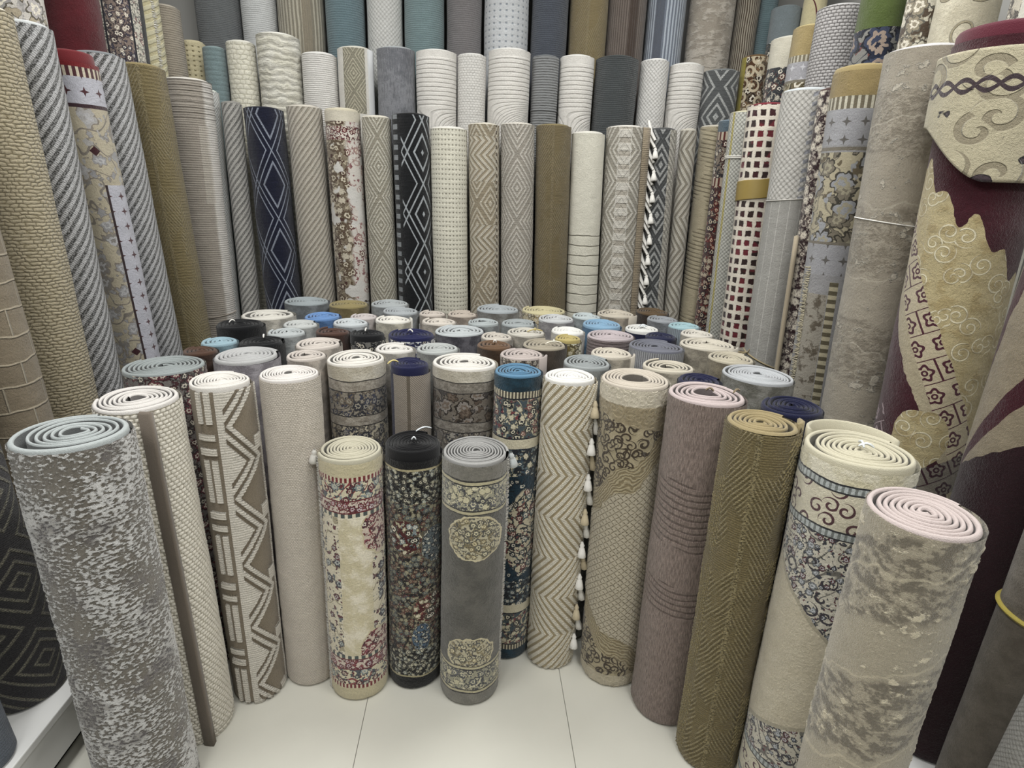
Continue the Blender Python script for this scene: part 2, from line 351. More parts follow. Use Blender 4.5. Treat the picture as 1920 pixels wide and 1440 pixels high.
# axis of every roll: base x, y, z, top x, y, z, radius (metres)
P={
'F1':(-0.816,1.158,0,-0.819,1.153,1,0.102), 'F2':(-0.782,1.358,0,-0.801,1.357,1,0.091), 'F3':(-0.657,1.48,0,-0.655,1.476,1.01,0.074),
'F4':(-0.51,1.541,0,-0.498,1.54,1.01,0.077), 'F5':(-0.347,1.492,0,-0.337,1.494,0.81,0.085), 'F6':(-0.178,1.524,0,-0.167,1.525,0.815,0.079),
'F7':(-0,1.475,0,0.009,1.475,0.815,0.092), 'F8':(0.127,1.629,0,0.13,1.627,1,0.068), 'F9':(0.272,1.588,0,0.277,1.587,1,0.074),
'F10':(0.466,1.536,0,0.455,1.536,1.01,0.097), 'F11':(0.601,1.385,0,0.602,1.39,1.02,0.096), 'F12':(0.678,1.216,0,0.671,1.218,1.01,0.08),
'F13':(0.834,1.095,0,0.829,1.098,1,0.108), 'F14':(0.779,0.844,0,0.78,0.843,1,0.09), 'S1':(-0.358,1.738,0,-0.358,1.738,1,0.087),
'S2':(-0.19,1.684,0,-0.19,1.684,1,0.059), 'S3':(-0.026,1.717,0,-0.026,1.717,1,0.096), 'a1':(-0.87,1.632,0,-0.87,1.632,1,0.101),
'a2':(-0.684,1.741,0,-0.684,1.741,1,0.095), 'a3':(-0.84,1.789,0,-0.84,1.789,1,0.051), 'a4':(-0.83,1.905,0,-0.83,1.905,1,0.057),
'a5':(-0.698,1.912,0,-0.698,1.912,1,0.068), 'a6':(-0.856,2.151,0,-0.856,2.151,1,0.083), 'a7':(-0.818,2.338,0,-0.818,2.338,1,0.099),
'a8':(-0.657,2.044,0,-0.657,2.044,1,0.064), 'a9':(-0.647,2.179,0,-0.647,2.179,1,0.065), 'a10':(-0.748,2.635,0,-0.748,2.635,1,0.097),
'a11':(-0.602,2.318,0,-0.602,2.318,1,0.073), 'a12':(-0.512,1.897,0,-0.512,1.897,1,0.075), 'a13':(-0.512,1.756,0,-0.512,1.756,1,0.059),
'b1':(-0.552,2.583,0,-0.552,2.583,1,0.085), 'b2':(-0.379,2.618,0,-0.379,2.618,1,0.083), 'b3':(-0.312,2.459,0,-0.312,2.459,1,0.076),
'b4':(-0.444,2.343,0,-0.444,2.343,1,0.056), 'b5':(-0.47,2.216,0,-0.47,2.216,1,0.066), 'b6':(-0.322,2.293,0,-0.322,2.293,1,0.069),
'b7':(-0.176,2.426,0,-0.176,2.426,1,0.056), 'b8':(-0.051,2.43,0,-0.051,2.43,1,0.063), 'b9':(0.104,2.553,0,0.104,2.553,1,0.094),
'b10':(-0.138,2.275,0,-0.138,2.275,1,0.066), 'b11':(0.036,2.269,0,0.036,2.269,1,0.062), 'b12':(-0.053,2.131,0,-0.053,2.131,1,0.092),
'b13':(0.081,2.046,0,0.081,2.046,1,0.059), 'b14':(-0.506,2.074,0,-0.506,2.074,1,0.058), 'b15':(-0.379,2.052,0,-0.379,2.052,1,0.061),
'b16':(-0.224,2.06,0,-0.224,2.06,1,0.084), 'b17':(-0.258,1.861,0,-0.258,1.861,1,0.063), 'b18':(-0.119,1.864,0,-0.119,1.864,1,0.069),
'b19':(0.069,1.922,0,0.069,1.922,1,0.059), 'b20':(0.156,1.816,0,0.156,1.816,1,0.07), 'c1':(0.308,2.554,0,0.308,2.554,1,0.099),
'c2':(0.338,2.374,0,0.338,2.374,1,0.075), 'c3':(0.478,2.436,0,0.478,2.436,1,0.062), 'c4':(0.62,2.506,0,0.62,2.506,1,0.081),
'c5':(0.803,2.568,0,0.803,2.568,1,0.075), 'c6':(0.803,2.414,0,0.803,2.414,1,0.067), 'c7':(0.853,2.285,0,0.853,2.285,1,0.064),
'c8':(0.515,2.289,0,0.515,2.289,1,0.082), 'c9':(0.175,2.269,0,0.175,2.269,1,0.07), 'c10':(0.661,2.218,0,0.661,2.218,1,0.066),
'c11':(0.194,2.12,0,0.194,2.12,1,0.069), 'c12':(0.356,2.16,0,0.356,2.16,1,0.067), 'c13':(0.339,2.038,0,0.339,2.038,1,0.049),
'c14':(0.508,2.099,0,0.508,2.099,1,0.086), 'c15':(0.243,1.947,0,0.243,1.947,1,0.076), 'c16':(0.637,1.95,0,0.637,1.95,1,0.092),
'c17':(0.857,2.152,0,0.857,2.152,1,0.063), 'c18':(0.836,1.99,0,0.836,1.99,1,0.093), 'c19':(0.85,1.813,0,0.85,1.813,1,0.076),
'c20':(0.854,1.628,0,0.854,1.628,1,0.1), 'c21':(0.455,1.841,0,0.455,1.841,1,0.068), 'c22':(0.352,1.728,0,0.352,1.728,1,0.077),
'c23':(0.604,1.706,0,0.604,1.706,1,0.076), 'c24':(0.651,1.567,0,0.651,1.567,1,0.063), 'c25':(0.818,1.359,0,0.818,1.359,1,0.077),
'c26':(0.699,2.094,0,0.699,2.094,1,0.057), 't0':(-1.087,2.854,0.2,-1.071,2.86,1.817,0.042), 't1':(-0.909,2.87,0.2,-0.937,2.86,1.799,0.085),
't2':(-0.741,2.865,0.2,-0.761,2.86,1.813,0.075), 't3':(-0.581,2.863,0.2,-0.597,2.86,1.809,0.076), 't4':(-0.434,2.862,0.2,-0.449,2.86,1.785,0.063),
't5':(-0.282,2.861,0.2,-0.298,2.86,1.8,0.08), 't6':(-0.108,2.861,0.2,-0.129,2.86,1.752,0.08), 't7':(0.068,2.86,0.2,0.027,2.86,1.776,0.068),
't8':(0.224,2.857,0.2,0.18,2.86,1.782,0.077), 't9':(0.39,2.854,0.2,0.344,2.86,1.782,0.078), 't10':(0.549,2.85,0.2,0.504,2.86,1.757,0.073),
't11':(0.718,2.855,0.2,0.675,2.86,1.789,0.088), 't12':(0.902,2.837,0.2,0.849,2.86,1.787,0.061), 't13':(1.006,2.85,0.2,0.968,2.86,1.789,0.039),
'm0':(-1.2,3.07,0.55,-1.201,3.07,2.063,0.05), 'm1':(-1.08,3.07,0.55,-1.081,3.07,2.089,0.064), 'm2':(-0.912,3.07,0.55,-0.912,3.07,2.123,0.093),
'm3':(-0.733,3.07,0.55,-0.733,3.07,2.056,0.077), 'm4':(-0.57,3.07,0.55,-0.57,3.07,2.087,0.078), 'm5':(-0.383,3.07,0.55,-0.383,3.07,2.094,0.085),
'm6':(-0.197,3.07,0.55,-0.197,3.07,2.092,0.092), 'm7':(-0.032,3.07,0.55,-0.032,3.07,2.086,0.065), 'm8':(0.144,3.073,0.55,0.144,3.073,2.109,0.101),
'm9':(0.315,3.07,0.55,0.315,3.07,2.095,0.061), 'm10':(0.463,3.07,0.55,0.463,3.07,2.1,0.079), 'm11':(0.655,3.077,0.55,0.655,3.077,2.102,0.105),
'm12':(0.837,3.07,0.55,0.837,3.07,2.101,0.068), 'm13':(0.993,3.07,0.55,0.993,3.07,2.09,0.079), 'm14':(1.165,3.07,0.55,1.164,3.07,2.072,0.084),
'k1':(-1.255,3.31,0.8,-1.255,3.31,2.75,0.097), 'k2':(-1.062,3.31,0.8,-1.062,3.31,2.75,0.083), 'k3':(-0.863,3.31,0.8,-0.863,3.31,2.75,0.106),
'k4':(-0.652,3.31,0.8,-0.652,3.31,2.75,0.095), 'k5':(-0.462,3.31,0.8,-0.462,3.31,2.75,0.085), 'k6':(-0.27,3.31,0.8,-0.27,3.31,2.75,0.098),
'k7':(-0.075,3.31,0.8,-0.075,3.31,2.75,0.088), 'k8':(0.134,3.31,0.8,0.134,3.31,2.75,0.112), 'k9':(0.348,3.31,0.8,0.348,3.31,2.75,0.092),
'k10':(0.542,3.31,0.8,0.542,3.31,2.75,0.092), 'k11':(0.735,3.31,0.8,0.735,3.31,2.75,0.092), 'k12':(0.933,3.31,0.8,0.933,3.31,2.75,0.096),
'k13':(1.165,3.31,0.8,1.165,3.31,2.75,0.114), 'k14':(1.346,3.31,0.8,1.346,3.31,2.75,0.056), 'k15':(1.453,3.31,0.8,1.453,3.31,2.75,0.045),
'l1':(-1.17,1.5,0.2,-1.169,1.393,1.75,0.081), 'l2':(-1.17,1.666,0.2,-1.17,1.617,1.858,0.076), 'l3':(-1.17,1.814,0.2,-1.17,1.782,1.859,0.064),
'l4':(-1.17,2.092,0.2,-1.17,1.945,1.827,0.067), 'l5':(-1.17,2.239,0.2,-1.17,2.091,1.85,0.072), 'l6':(-1.18,2.48,0.2,-1.178,2.332,1.86,0.086),
'l7':(-1.18,2.664,0.2,-1.181,2.715,1.876,0.089), 'l8':(-1.201,2.826,0.2,-1.2,2.886,1.863,0.065), 'l9':(-1.177,1.289,0.2,-1.177,1.21,1.7,0.096),
'u1':(-1.36,2.048,0.55,-1.36,2.048,2.3,0.075), 'u2':(-1.361,2.315,0.55,-1.362,2.315,2.3,0.089), 'u3':(-1.363,2.604,0.55,-1.36,2.606,2.35,0.089),
'u4':(-1.38,2.851,0.55,-1.38,2.851,2.3,0.06), 'u5':(-1.384,3.029,0.55,-1.384,3.029,2.204,0.069), 'u6':(-1.326,3.144,0.55,-1.326,3.144,2.095,0.054),
'u7':(-1.53,3.12,0.55,-1.53,3.12,2.5,0.065), 'r1':(1.113,2.87,0.2,1.108,2.911,1.814,0.064), 'r2':(1.138,2.751,0.2,1.132,2.792,1.828,0.051),
'r3':(1.13,2.531,0.2,1.13,2.645,1.846,0.06), 'r4':(1.13,2.317,0.2,1.13,2.432,1.847,0.08), 'r5':(1.13,2.097,0.2,1.13,2.159,1.856,0.082),
'r6':(1.15,1.915,0.2,1.15,2.02,1.842,0.048), 'r7':(1.15,1.741,0.2,1.15,1.885,1.881,0.083), 'r8':(1.137,1.517,0.2,1.14,1.613,1.872,0.094),
'r9':(1.173,1.307,0.2,1.17,1.392,1.871,0.109), 'r10':(1.174,1.083,0.2,1.173,1.064,1.55,0.096), 'r11':(1.147,0.917,0.2,1.147,0.901,1.35,0.064),
'r12':(1.08,0.78,0.2,1.08,0.725,1.1,0.06), 'v1':(1.469,3.123,0.55,1.462,3.123,2.363,0.067), 'v2':(1.336,3.084,0.55,1.331,3.083,2.143,0.064),
'v3':(1.37,2.851,0.55,1.37,2.851,2.172,0.075), 'v4':(1.553,3.03,0.55,1.55,3.035,2.6,0.051), 'v5':(1.37,2.643,0.55,1.37,2.643,2.168,0.085),
'v6':(1.37,2.46,0.55,1.37,2.46,2.19,0.09), 'v7':(1.37,2.188,0.55,1.37,2.188,2.24,0.085), 'v8':(1.379,1.994,0.55,1.379,1.994,2.3,0.063),
'v9':(1.391,1.846,0.55,1.391,1.846,2.3,0.078), 'v10':(1.4,1.566,0.55,1.4,1.566,2.3,0.09)}

# ---------------------------------------------------------------- mesh helpers
def link(name, me, mat, parent=None, smooth=True):
    if smooth: me.polygons.foreach_set('use_smooth', [True]*len(me.polygons))
    if mat: me.materials.append(mat)
    o = bpy.data.objects.new(name, me); COL.objects.link(o)
    if parent is not None: o.parent = parent
    return o
def grid_mesh(name, pts, closed_u=False, uv=None):
    """pts: (nv, nu, 3) array of a sheet; uv: (nv, nu, 2); the seam column is repeated in pts"""
    nv, nu = pts.shape[:2]
    i = np.arange(nv*nu).reshape(nv, nu)
    q = np.stack([i[:-1, :-1], i[:-1, 1:], i[1:, 1:], i[1:, :-1]], -1).reshape(-1, 4)
    me = bpy.data.meshes.new(name)
    me.vertices.add(nv*nu); me.vertices.foreach_set('co', pts.astype(np.float32).ravel())
    me.loops.add(q.size); me.loops.foreach_set('vertex_index', q.astype(np.int32).ravel())
    me.polygons.add(len(q)); me.polygons.foreach_set('loop_start', (np.arange(len(q))*4).astype(np.int32))
    if uv is not None:
        l = me.uv_layers.new(name='uv'); l.data.foreach_set('uv', uv.reshape(-1, 2)[q.ravel()].astype(np.float32).ravel())
    me.update(calc_edges=True); me.validate()
    return me
def poly_mesh(name, V, F):
    me = bpy.data.meshes.new(name); me.from_pydata([tuple(map(float, p)) for p in V], [], F); me.update()
    return me
def box_geo(x0, x1, y0, y1, z0, z1, V, F):
    n = len(V)
    V += [(x0,y0,z0),(x1,y0,z0),(x1,y1,z0),(x0,y1,z0),(x0,y0,z1),(x1,y0,z1),(x1,y1,z1),(x0,y1,z1)]
    F += [tuple(n+i for i in f) for f in ((0,3,2,1),(4,5,6,7),(0,1,5,4),(1,2,6,5),(2,3,7,6),(3,0,4,7))]
def boxobj(name, b, mat, parent=None, bev=0.0):
    V, F = [], []; box_geo(*b, V, F)
    o = link(name, poly_mesh(name, V, F), mat, parent, smooth=False)
    if bev:
        md = o.modifiers.new('bevel', 'BEVEL'); md.width = bev; md.segments = 2
    return o
def tube_pts(path, rad, n=6, closed=False):
    path = np.array(path, float); m = len(path)
    t = np.roll(path, -1, 0) - np.roll(path, 1, 0)
    if not closed: t[0] = path[1]-path[0]; t[-1] = path[-1]-path[-2]
    t /= np.linalg.norm(t, axis=1)[:, None] + 1e-9
    up = np.array([0, 0, 1.0]); rings = []
    rad = np.broadcast_to(np.array(rad, float), (m,))
    for i in range(m):
        a = np.cross(t[i], up)
        if np.linalg.norm(a) < .1: a = np.cross(t[i], [0, 1.0, 0])
        a /= np.linalg.norm(a); b = np.cross(a, t[i])
        ang = np.linspace(0, TAU, n+1)
        rings.append(path[i] + rad[i]*(np.cos(ang)[:, None]*a + np.sin(ang)[:, None]*b))
    if closed: rings.append(rings[0])
    return np.array(rings)
def tubeobj(name, path, rad, mat, parent, n=6, closed=False):
    return link(name, grid_mesh(name, tube_pts(path, rad, n, closed)), mat, parent)

# ---------------------------------------------------------------- the rolled rug
class Roll:
    """local frame: x right as seen from the aisle, y away from it, z up; theta 0 faces the aisle"""
    def __init__(s, key, label, group, mat, hem, n=None, hole=.16, fill=.78, hemh=.012, loose=0.0, loose_dir=.6,
                 ecc=.02, seam=2.6, tele=0.0, fine=False, hem2=None, cat='rug', turns_dir=1, ztilt=0.0, name='rolled_rug'):
        bx, by, bz, tx, ty, tz, r = P[key]
        s.key, s.r, s.L = key, r, tz - bz
        rnd = random.Random(key); s.rnd = rnd
        yaw = math.atan2(by, bx) - math.pi/2
        s.e = bpy.data.objects.new(name, None); COL.objects.link(s.e)
        s.e.location = (bx, by, bz); s.e.rotation_euler = (0, 0, yaw); s.e.empty_display_size = .05
        s.e['label'] = label; s.e['category'] = cat; s.e['group'] = group
        c, si = math.cos(-yaw), math.sin(-yaw)
        dx, dy = tx-bx, ty-by
        s.lean = np.array([dx*c - dy*si, dx*si + dy*c])/s.L
        s.ph = [rnd.uniform(0, TAU) for _ in range(5)]; s.ecc = ecc
        s.hemh = hemh
        # outer wall
        nv = max(10, int(s.L/(fine if fine else .06)))
        th = np.linspace(-math.pi, math.pi, 65)
        if fine:                                                       # dense on the side towards the aisle
            th = np.concatenate([np.linspace(-math.pi, -1.7, 10)[:-1], np.linspace(-1.7, 1.7, int(3.4*r/fine)), np.linspace(1.7, math.pi, 10)[1:]])
        zz = np.concatenate([[0, .004, .012], np.linspace(.03, s.L - hemh*.6, nv)])
        rr = np.concatenate([[-.012, -.004, 0], np.zeros(nv)])
        T, Z = np.meshgrid(th, zz)
        pts = s.surf(T, Z, rr[:, None])
        uv = np.stack([T*r, Z], -1)
        s.body = link('pile_face', grid_mesh('pile_face', pts, uv=uv), mat, s.e)
        # bound edge: the whole spiral at the top, first turn = hem
        s.hemcol = plainmat('edge ' + hem, darken(hem, .93), amp=.08)
        n = n or max(4, int(round((r*(1-hole))/.0122)))
        seg = 48 if r > .06 else 36
        N = n*seg
        ph = np.linspace(0, TAU*n, N+1)
        ft = ph/(TAU*n)
        pitch = r*(1-hole)/n
        ang = (seam if turns_dir > 0 else -seam) + turns_dir*ph
        rho_f = 1 - ft*(1-hole)
        base = s.radius(ang, np.full_like(ang, s.L))
        rho = base*rho_f - pitch*.5*fill
        sh = np.clip((ph - TAU*.9)/(TAU*.5), 0, 1); sh = sh*sh*(3-2*sh)
        rho = rho*(1 - sh*loose) 
        off = sh*loose*r
        cx = np.sin(ang)*rho + np.sin(loose_dir)*off
        cy = -np.cos(ang)*rho - np.cos(loose_dir)*off
        jz = np.array([rnd.uniform(-1, 1) for _ in range(n+2)])
        zt = s.L + tele*ft*r + .0022*np.interp(ph/TAU, np.arange(n+2), jz) + .0015*np.sin(ang*2+1) + ztilt*cx
        h = pitch*fill*.5
        nx, ny = np.sin(ang), -np.cos(ang)
        prof = [(1, -1), (.92, -.75), (.55, -.16), (0, 0), (-.55, -.16), (-.92, -.75), (-1, -2)]
        cols = []
        for a_, b_ in prof:
            if b_ == -1:
                dz = np.where(ph < TAU, -hemh*(1.0 if True else 0), -.06); ex = np.where(ph < TAU*1.01, pitch*(1-fill)*.5+.0012, 0.0)
            elif b_ == -2: dz = np.full_like(ang, -.07); ex = np.zeros_like(ang)
            else: dz = np.full_like(ang, b_*h*1.7); ex = np.where(ph < TAU*1.01, pitch*(1-fill)*.5+.0012, 0.0)*max(0.0, a_)
            px = cx + nx*(h*a_ + ex); py = cy + ny*(h*a_ + ex); pz = zt + dz
            cols.append(np.stack([px + s.lean[0]*pz, py + s.lean[1]*pz, pz], -1))
        g = np.stack(cols, 0)                                          # profile x along
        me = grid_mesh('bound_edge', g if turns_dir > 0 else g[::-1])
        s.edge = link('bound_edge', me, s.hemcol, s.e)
        me.materials.append(plainmat('shaded backing ' + hem, darken(hem, .55), amp=.2))  # coil side walls take a darkened hem colour, painting shade into the gaps
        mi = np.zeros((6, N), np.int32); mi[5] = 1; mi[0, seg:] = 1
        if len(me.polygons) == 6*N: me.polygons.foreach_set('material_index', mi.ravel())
    def radius(s, T, Z):
        p, r = s.ph, s.r
        return r*(1 + s.ecc*np.sin(2*T + p[0]) + .010*np.sin(3*T + p[1] + Z*2) + .008*np.sin(Z*9 + p[2] + T) + .006*np.sin(Z*23 + p[3]))
    def surf(s, T, Z, dr=0.0):
        R = s.radius(T, Z) + dr
        return np.stack([np.sin(T)*R + s.lean[0]*Z, -np.cos(T)*R + s.lean[1]*Z, Z], -1)
    # --- parts
    def strip(s, name, path, z0, z1, th, mat, steps=14, taper=0.0, sub=None):
        """a standing sheet along a plan path (local x, y)"""
        path = np.array(path, float); t = np.gradient(path, axis=0); t /= np.linalg.norm(t, axis=1)[:, None]+1e-9
        nrm = np.stack([t[:, 1], -t[:, 0]], -1)
        zs = np.linspace(z0, z1, steps)
        loop = np.concatenate([path + nrm*th/2, (path - nrm*th/2)[::-1], (path + nrm*th/2)[:1]])
        d = np.concatenate([[0], np.cumsum(np.linalg.norm(np.diff(loop, axis=0), axis=1))])
        pts = np.zeros((steps+2, len(loop), 3)); uv = np.zeros((steps+2, len(loop), 2))
        mid = np.concatenate([path, path[::-1], path[:1]])
        for i, z in enumerate(zs):
            xy = loop + s.lean*z
            pts[i+1, :, :2] = xy; pts[i+1, :, 2] = z; uv[i+1, :, 0] = d; uv[i+1, :, 1] = z
        pts[0, :, :2] = mid + s.lean*z0; pts[0, :, 2] = z0 + .001
        pts[-1, :, :2] = mid + s.lean*z1; pts[-1, :, 2] = z1 + th*.25
        uv[0] = uv[1]; uv[-1] = uv[-2]
        return link(name, grid_mesh(name, pts, uv=uv), mat, sub or s.e)
    def ring(s, z, rad, mat, name='tie_string', tilt=0.0, knot=False, loops=1):
        for k in range(loops):
            T = np.linspace(-math.pi, math.pi, 49)[:-1]
            Z = z + k*rad*2.2 + tilt*np.sin(T)
            p = s.surf(T, Z, rad*.35)
            o = tubeobj(name, p, rad, mat, s.e, 6, True)
        if knot:
            a = s.surf(np.array([knot]), np.array([z + tilt*math.sin(knot)]), rad)[0]
            for dx, dz in ((.03, -.012), (-.035, -.022), (.012, .02), (-.05, .004)):
                q = [a, a + np.array([dx*.5, -.012, dz*.2]), a + np.array([dx, -.008, dz])]
                tubeobj('string_end', q, [rad, rad*.8, rad*.5], mat, o, 5)
        return o
    def patch(s, name, t0, t1, zf0, zf1, dr, mat, nt=40, nz=30, thick=.008):
        """a layer lying on the roll between two angles, height limits given as functions of the angle"""
        th = np.linspace(t0, t1, nt)
        rows = []; uvs = []
        lo = np.array([zf0(t) for t in th]); hi = np.array([zf1(t) for t in th])
        fz = np.linspace(0, 1, nz)
        def row(f, d):
            Z = lo + (hi-lo)*f; p = s.surf(th, Z, d); return p, np.stack([th*s.r, Z], -1)
        seq = [(0, dr-thick)] + [(f, dr) for f in fz] + [(1, dr-thick)]
        for f, d in seq:
            p, q = row(f, d); rows.append(p); uvs.append(q)
        pts = np.array(rows); uv = np.array(uvs)
        l = pts[:, :1].copy(); rr = pts[:, -1:].copy()
        for arr, t in ((l, th[0]), (rr, th[-1])):
            n = np.array([math.sin(t), -math.cos(t), 0]); arr -= n*thick
        pts = np.concatenate([l, pts, rr], 1); uv = np.concatenate([uv[:, :1], uv, uv[:, -1:]], 1)
        return link(name, grid_mesh(name, pts, uv=uv), mat, s.e)
    def tag(s, mat, at=(0, 0), size=.02, rot=0.0, name='plastic_tie'):
        c, si = math.cos(rot), math.sin(rot); z = s.L + .002
        q = []
        for t in np.linspace(0, 1, 7):
            x = (t-.5)*size; q.append((at[0] + c*x + s.lean[0]*z, at[1] + si*x + s.lean[1]*z, z + .004 + .008*math.sin(t*math.pi)))
        return tubeobj(name, q, [.0015, .003, .0025, .003, .0028, .003, .0012], mat, s.e, 5)
    def tassel(s, ang, z, mat, size=.04, tilt=.3, name='tassel'):
        a = s.surf(np.array([ang]), np.array([z]), .004)[0]
        out = np.array([math.sin(ang), -math.cos(ang), 0])
        side = np.array([math.cos(ang), math.sin(ang), 0])
        d = np.array([0, 0, -1.0])*math.cos(tilt) + side*math.sin(tilt) + out*.15
        prof = [(0, .003), (.12, .0045), (.24, .0075), (.34, .0055), (.42, .0075), (.7, .0105), (.95, .012), (1.0, .009)]
        pa = [a + d*size*t + out*.004 for t, _ in prof]
        k = size/.045
        return tubeobj(name, pa, [r_*k for _, r_ in prof], mat, s.e, 8)
    def fringe(s, ang, z0, z1, mat, n=120, ln=.012, name='fringe', w=.0016):
        V, F = [], []
        for i in range(n):
            z = z0 + (z1-z0)*(i + s.rnd.random())/n
            t = ang + s.rnd.uniform(-.03, .03)
            a = s.surf(np.array([t]), np.array([z]), .001)[0]
            out = np.array([math.sin(t), -math.cos(t), 0]); side = np.array([math.cos(t), math.sin(t), 0])*np.sign(ang)
            l = ln*s.rnd.uniform(.5, 1.1)
            b = a + side*l*.9 + out*.004 + np.array([0, 0, s.rnd.uniform(-.5, .3)*l])
            m = len(V)
            for p_ in (a, b):
                V += [p_ + np.array([0, 0, w]), p_ + out*w, p_ - np.array([0, 0, w])]
            F += [(m, m+1, m+4, m+3), (m+1, m+2, m+5, m+4), (m+2, m, m+3, m+5), (m+3, m+4, m+5)]
        o = link(name, poly_mesh(name, V, F), mat, s.e); o['kind'] = 'stuff'
        return o

# ---------------------------------------------------------------- the room
def surface(name, c, c2, sc=3.0, rough=.6, spec=.4, bump=.0004):
    m = bpy.data.materials.new(name); m.use_nodes = True; t = m.node_tree; G.t = t
    b = t.nodes['Principled BSDF']; tc = t.nodes.new('ShaderNodeTexCoord')
    n = t.nodes.new('ShaderNodeTexNoise'); t.links.new(tc.outputs['Object'], n.inputs['Vector'])
    n.inputs['Scale'].default_value = sc; n.inputs['Detail'].default_value = 5
    col = mix(X(n.outputs[0]), c, c2); t.links.new(col.s, b.inputs['Base Color'])
    b.inputs['Roughness'].default_value = rough; b.inputs['Specular IOR Level'].default_value = spec
    bn = t.nodes.new('ShaderNodeBump'); bn.inputs['Distance'].default_value = 1; _put(bn.inputs['Height'], X(n.outputs[0])*bump)
    t.links.new(bn.outputs[0], b.inputs['Normal'])
    return m
M_tile = surface('glazed floor tile', '#dedcd0', '#d2d0c4', 5.0, .3, .5)
M_grout = surface('tile joint', '#a8a69e', '#94928c', 30.0, .9, .1)
M_wall = surface('grey painted wall', '#b5b4b0', '#abaaa6', 2.0, .8, .2)
M_plat = surface('white laminate', '#e6e6e4', '#dcdcda', 4.0, .45, .4)
M_dark = surface('black toe kick', '#161616', '#202020', 4.0, .8, .2)
M_step = surface('cream step boarding', '#cfcbc0', '#c3beb2', 4.0, .7, .2)
def struct(o): o['kind'] = 'structure'; return o
fl_o = struct(boxobj('floor', (-1.75, 1.75, -2.6, 3.5, -.06, -.004), M_grout))
xs = [-1.7365, -1.518, -.913, -.3115, .295, .901, 1.507, 1.7365]
ys = [-2.55, -1.95, -1.35, -.75, -.15, .45, 1.05, 1.65, 2.25, 2.85, 3.45]
for i in range(len(xs)-1):
    for j in range(len(ys)-1):
        t_ = boxobj('tile', (xs[i]+.0009, xs[i+1]-.0009, ys[j]+.0009, ys[j+1]-.0009, -.02, 0.0), M_tile, fl_o, .0008)
struct(boxobj('wall_back', (-1.75, 1.75, 3.5, 3.6, -.06, 3.1), M_wall))
struct(boxobj('wall_left', (-1.85, -1.75, -2.6, 3.6, -.06, 3.1), M_wall))
struct(boxobj('wall_right', (1.75, 1.85, -2.6, 3.6, -.06, 3.1), M_wall))
struct(boxobj('ceiling', (-1.85, 1.85, -2.6, 3.6, 3.1, 3.2), M_wall))
def platform(name, label, x0, x1, y0, y1, z0, z1, front=None, mat=None, parts=True):
    e = bpy.data.objects.new(name, None); COL.objects.link(e); e.location = ((x0+x1)/2, (y0+y1)/2, z0)
    cx, cy = e.location.x, e.location.y
    e['label'] = label; e['category'] = 'platform'
    b = lambda n, a, m, bv=0.0: boxobj(n, (a[0]-cx, a[1]-cx, a[2]-cy, a[3]-cy, a[4]-z0, a[5]-z0), m, e, bv)
    ins = {'x+': (0, .05, 0, 0), 'x-': (.05, 0, 0, 0), 'y-': (0, 0, .05, 0)}[front]
    if z0 < .01:
        b('toe_kick', (x0+ins[0], x1-ins[1], y0+ins[2], y1, z0, z0+.06), M_dark)
        b('riser', (x0+ins[0]*.2, x1-ins[1]*.2, y0+ins[2]*.2, y1, z0+.06, z1-.022), mat or M_plat)
    else:
        b('riser', (x0+ins[0]*.2, x1-ins[1]*.2, y0+ins[2]*.2, y1, z0, z1-.022), mat or M_plat)
    b('deck_board', (x0, x1, y0, y1, z1-.022, z1), mat or M_plat, .003)
    return e
platform('display_platform', 'low white platform with black toe kick under the left wall rugs', -1.748, -1.045, .55, 3.498, 0, .2, 'x+')
platform('display_platform', 'low white platform under the rugs along the right wall', 1.0, 1.748, .45, 3.498, 0, .2, 'x-')
platform('display_platform', 'low platform under the tall rugs across the back', -1.045, 1.0, 2.757, 3.498, 0, .2, 'y-')
platform('display_step', 'raised step behind the left wall rugs', -1.748, -1.28, 1.85, 2.965, .2, .55, 'x+', M_step)
platform('display_step', 'raised step behind the right wall rugs', 1.295, 1.748, 1.35, 2.965, .2, .55, 'x-', M_step)
platform('display_step', 'raised step across the back below the white rugs', -1.748, 1.748, 2.966, 3.498, .2, .55, 'y-', M_step)
platform('display_step', 'topmost step under the rugs against the back wall', -1.748, 1.748, 3.2, 3.498, .55, .8, 'y-', M_step)
M_frame = surface('lamp frame', '#e8e8e8', '#e0e0e0', 4, .5)
M_lamp = bpy.data.materials.new('lit diffuser'); M_lamp.use_nodes = True
_b = M_lamp.node_tree.nodes['Principled BSDF']; _b.inputs['Emission Color'].default_value = (1, 1, 1, 1); _b.inputs['Emission Strength'].default_value = 2.0
where = ['nearest the left wall by the entrance', 'nearest the right wall by the entrance', 'above the left rugs', 'above the right rugs', 'at the back left', 'at the back right']
for i, (x, y) in enumerate([(-.75, -.6), (.75, -.6), (-.75, .75), (.75, .75), (-.75, 2.05), (.75, 2.05)]):
    e = bpy.data.objects.new('ceiling_light', None); COL.objects.link(e); e.location = (x, y, 3.1)
    e['label'] = 'square white ceiling lamp ' + where[i]; e['category'] = 'lamp'; e['group'] = 'square ceiling lamps'
    for a in ((-.31, .31, -.31, -.29), (-.31, .31, .29, .31), (-.31, -.29, -.29, .29), (.29, .31, -.29, .29)):
        boxobj('frame', (*a, -.02, 0), M_frame, e)
    boxobj('diffuser', (-.29, .29, -.29, .29, -.008, 0), M_lamp, e)
    ld = bpy.data.lights.new('lamp_light', 'AREA'); ld.shape = 'SQUARE'; ld.size = .58; ld.energy = LIGHT_W; ld.color = (1.0, 1.0, .975)
    lo = bpy.data.objects.new('lamp_light', ld); COL.objects.link(lo); lo.parent = e; lo.location = (0, 0, -.022)

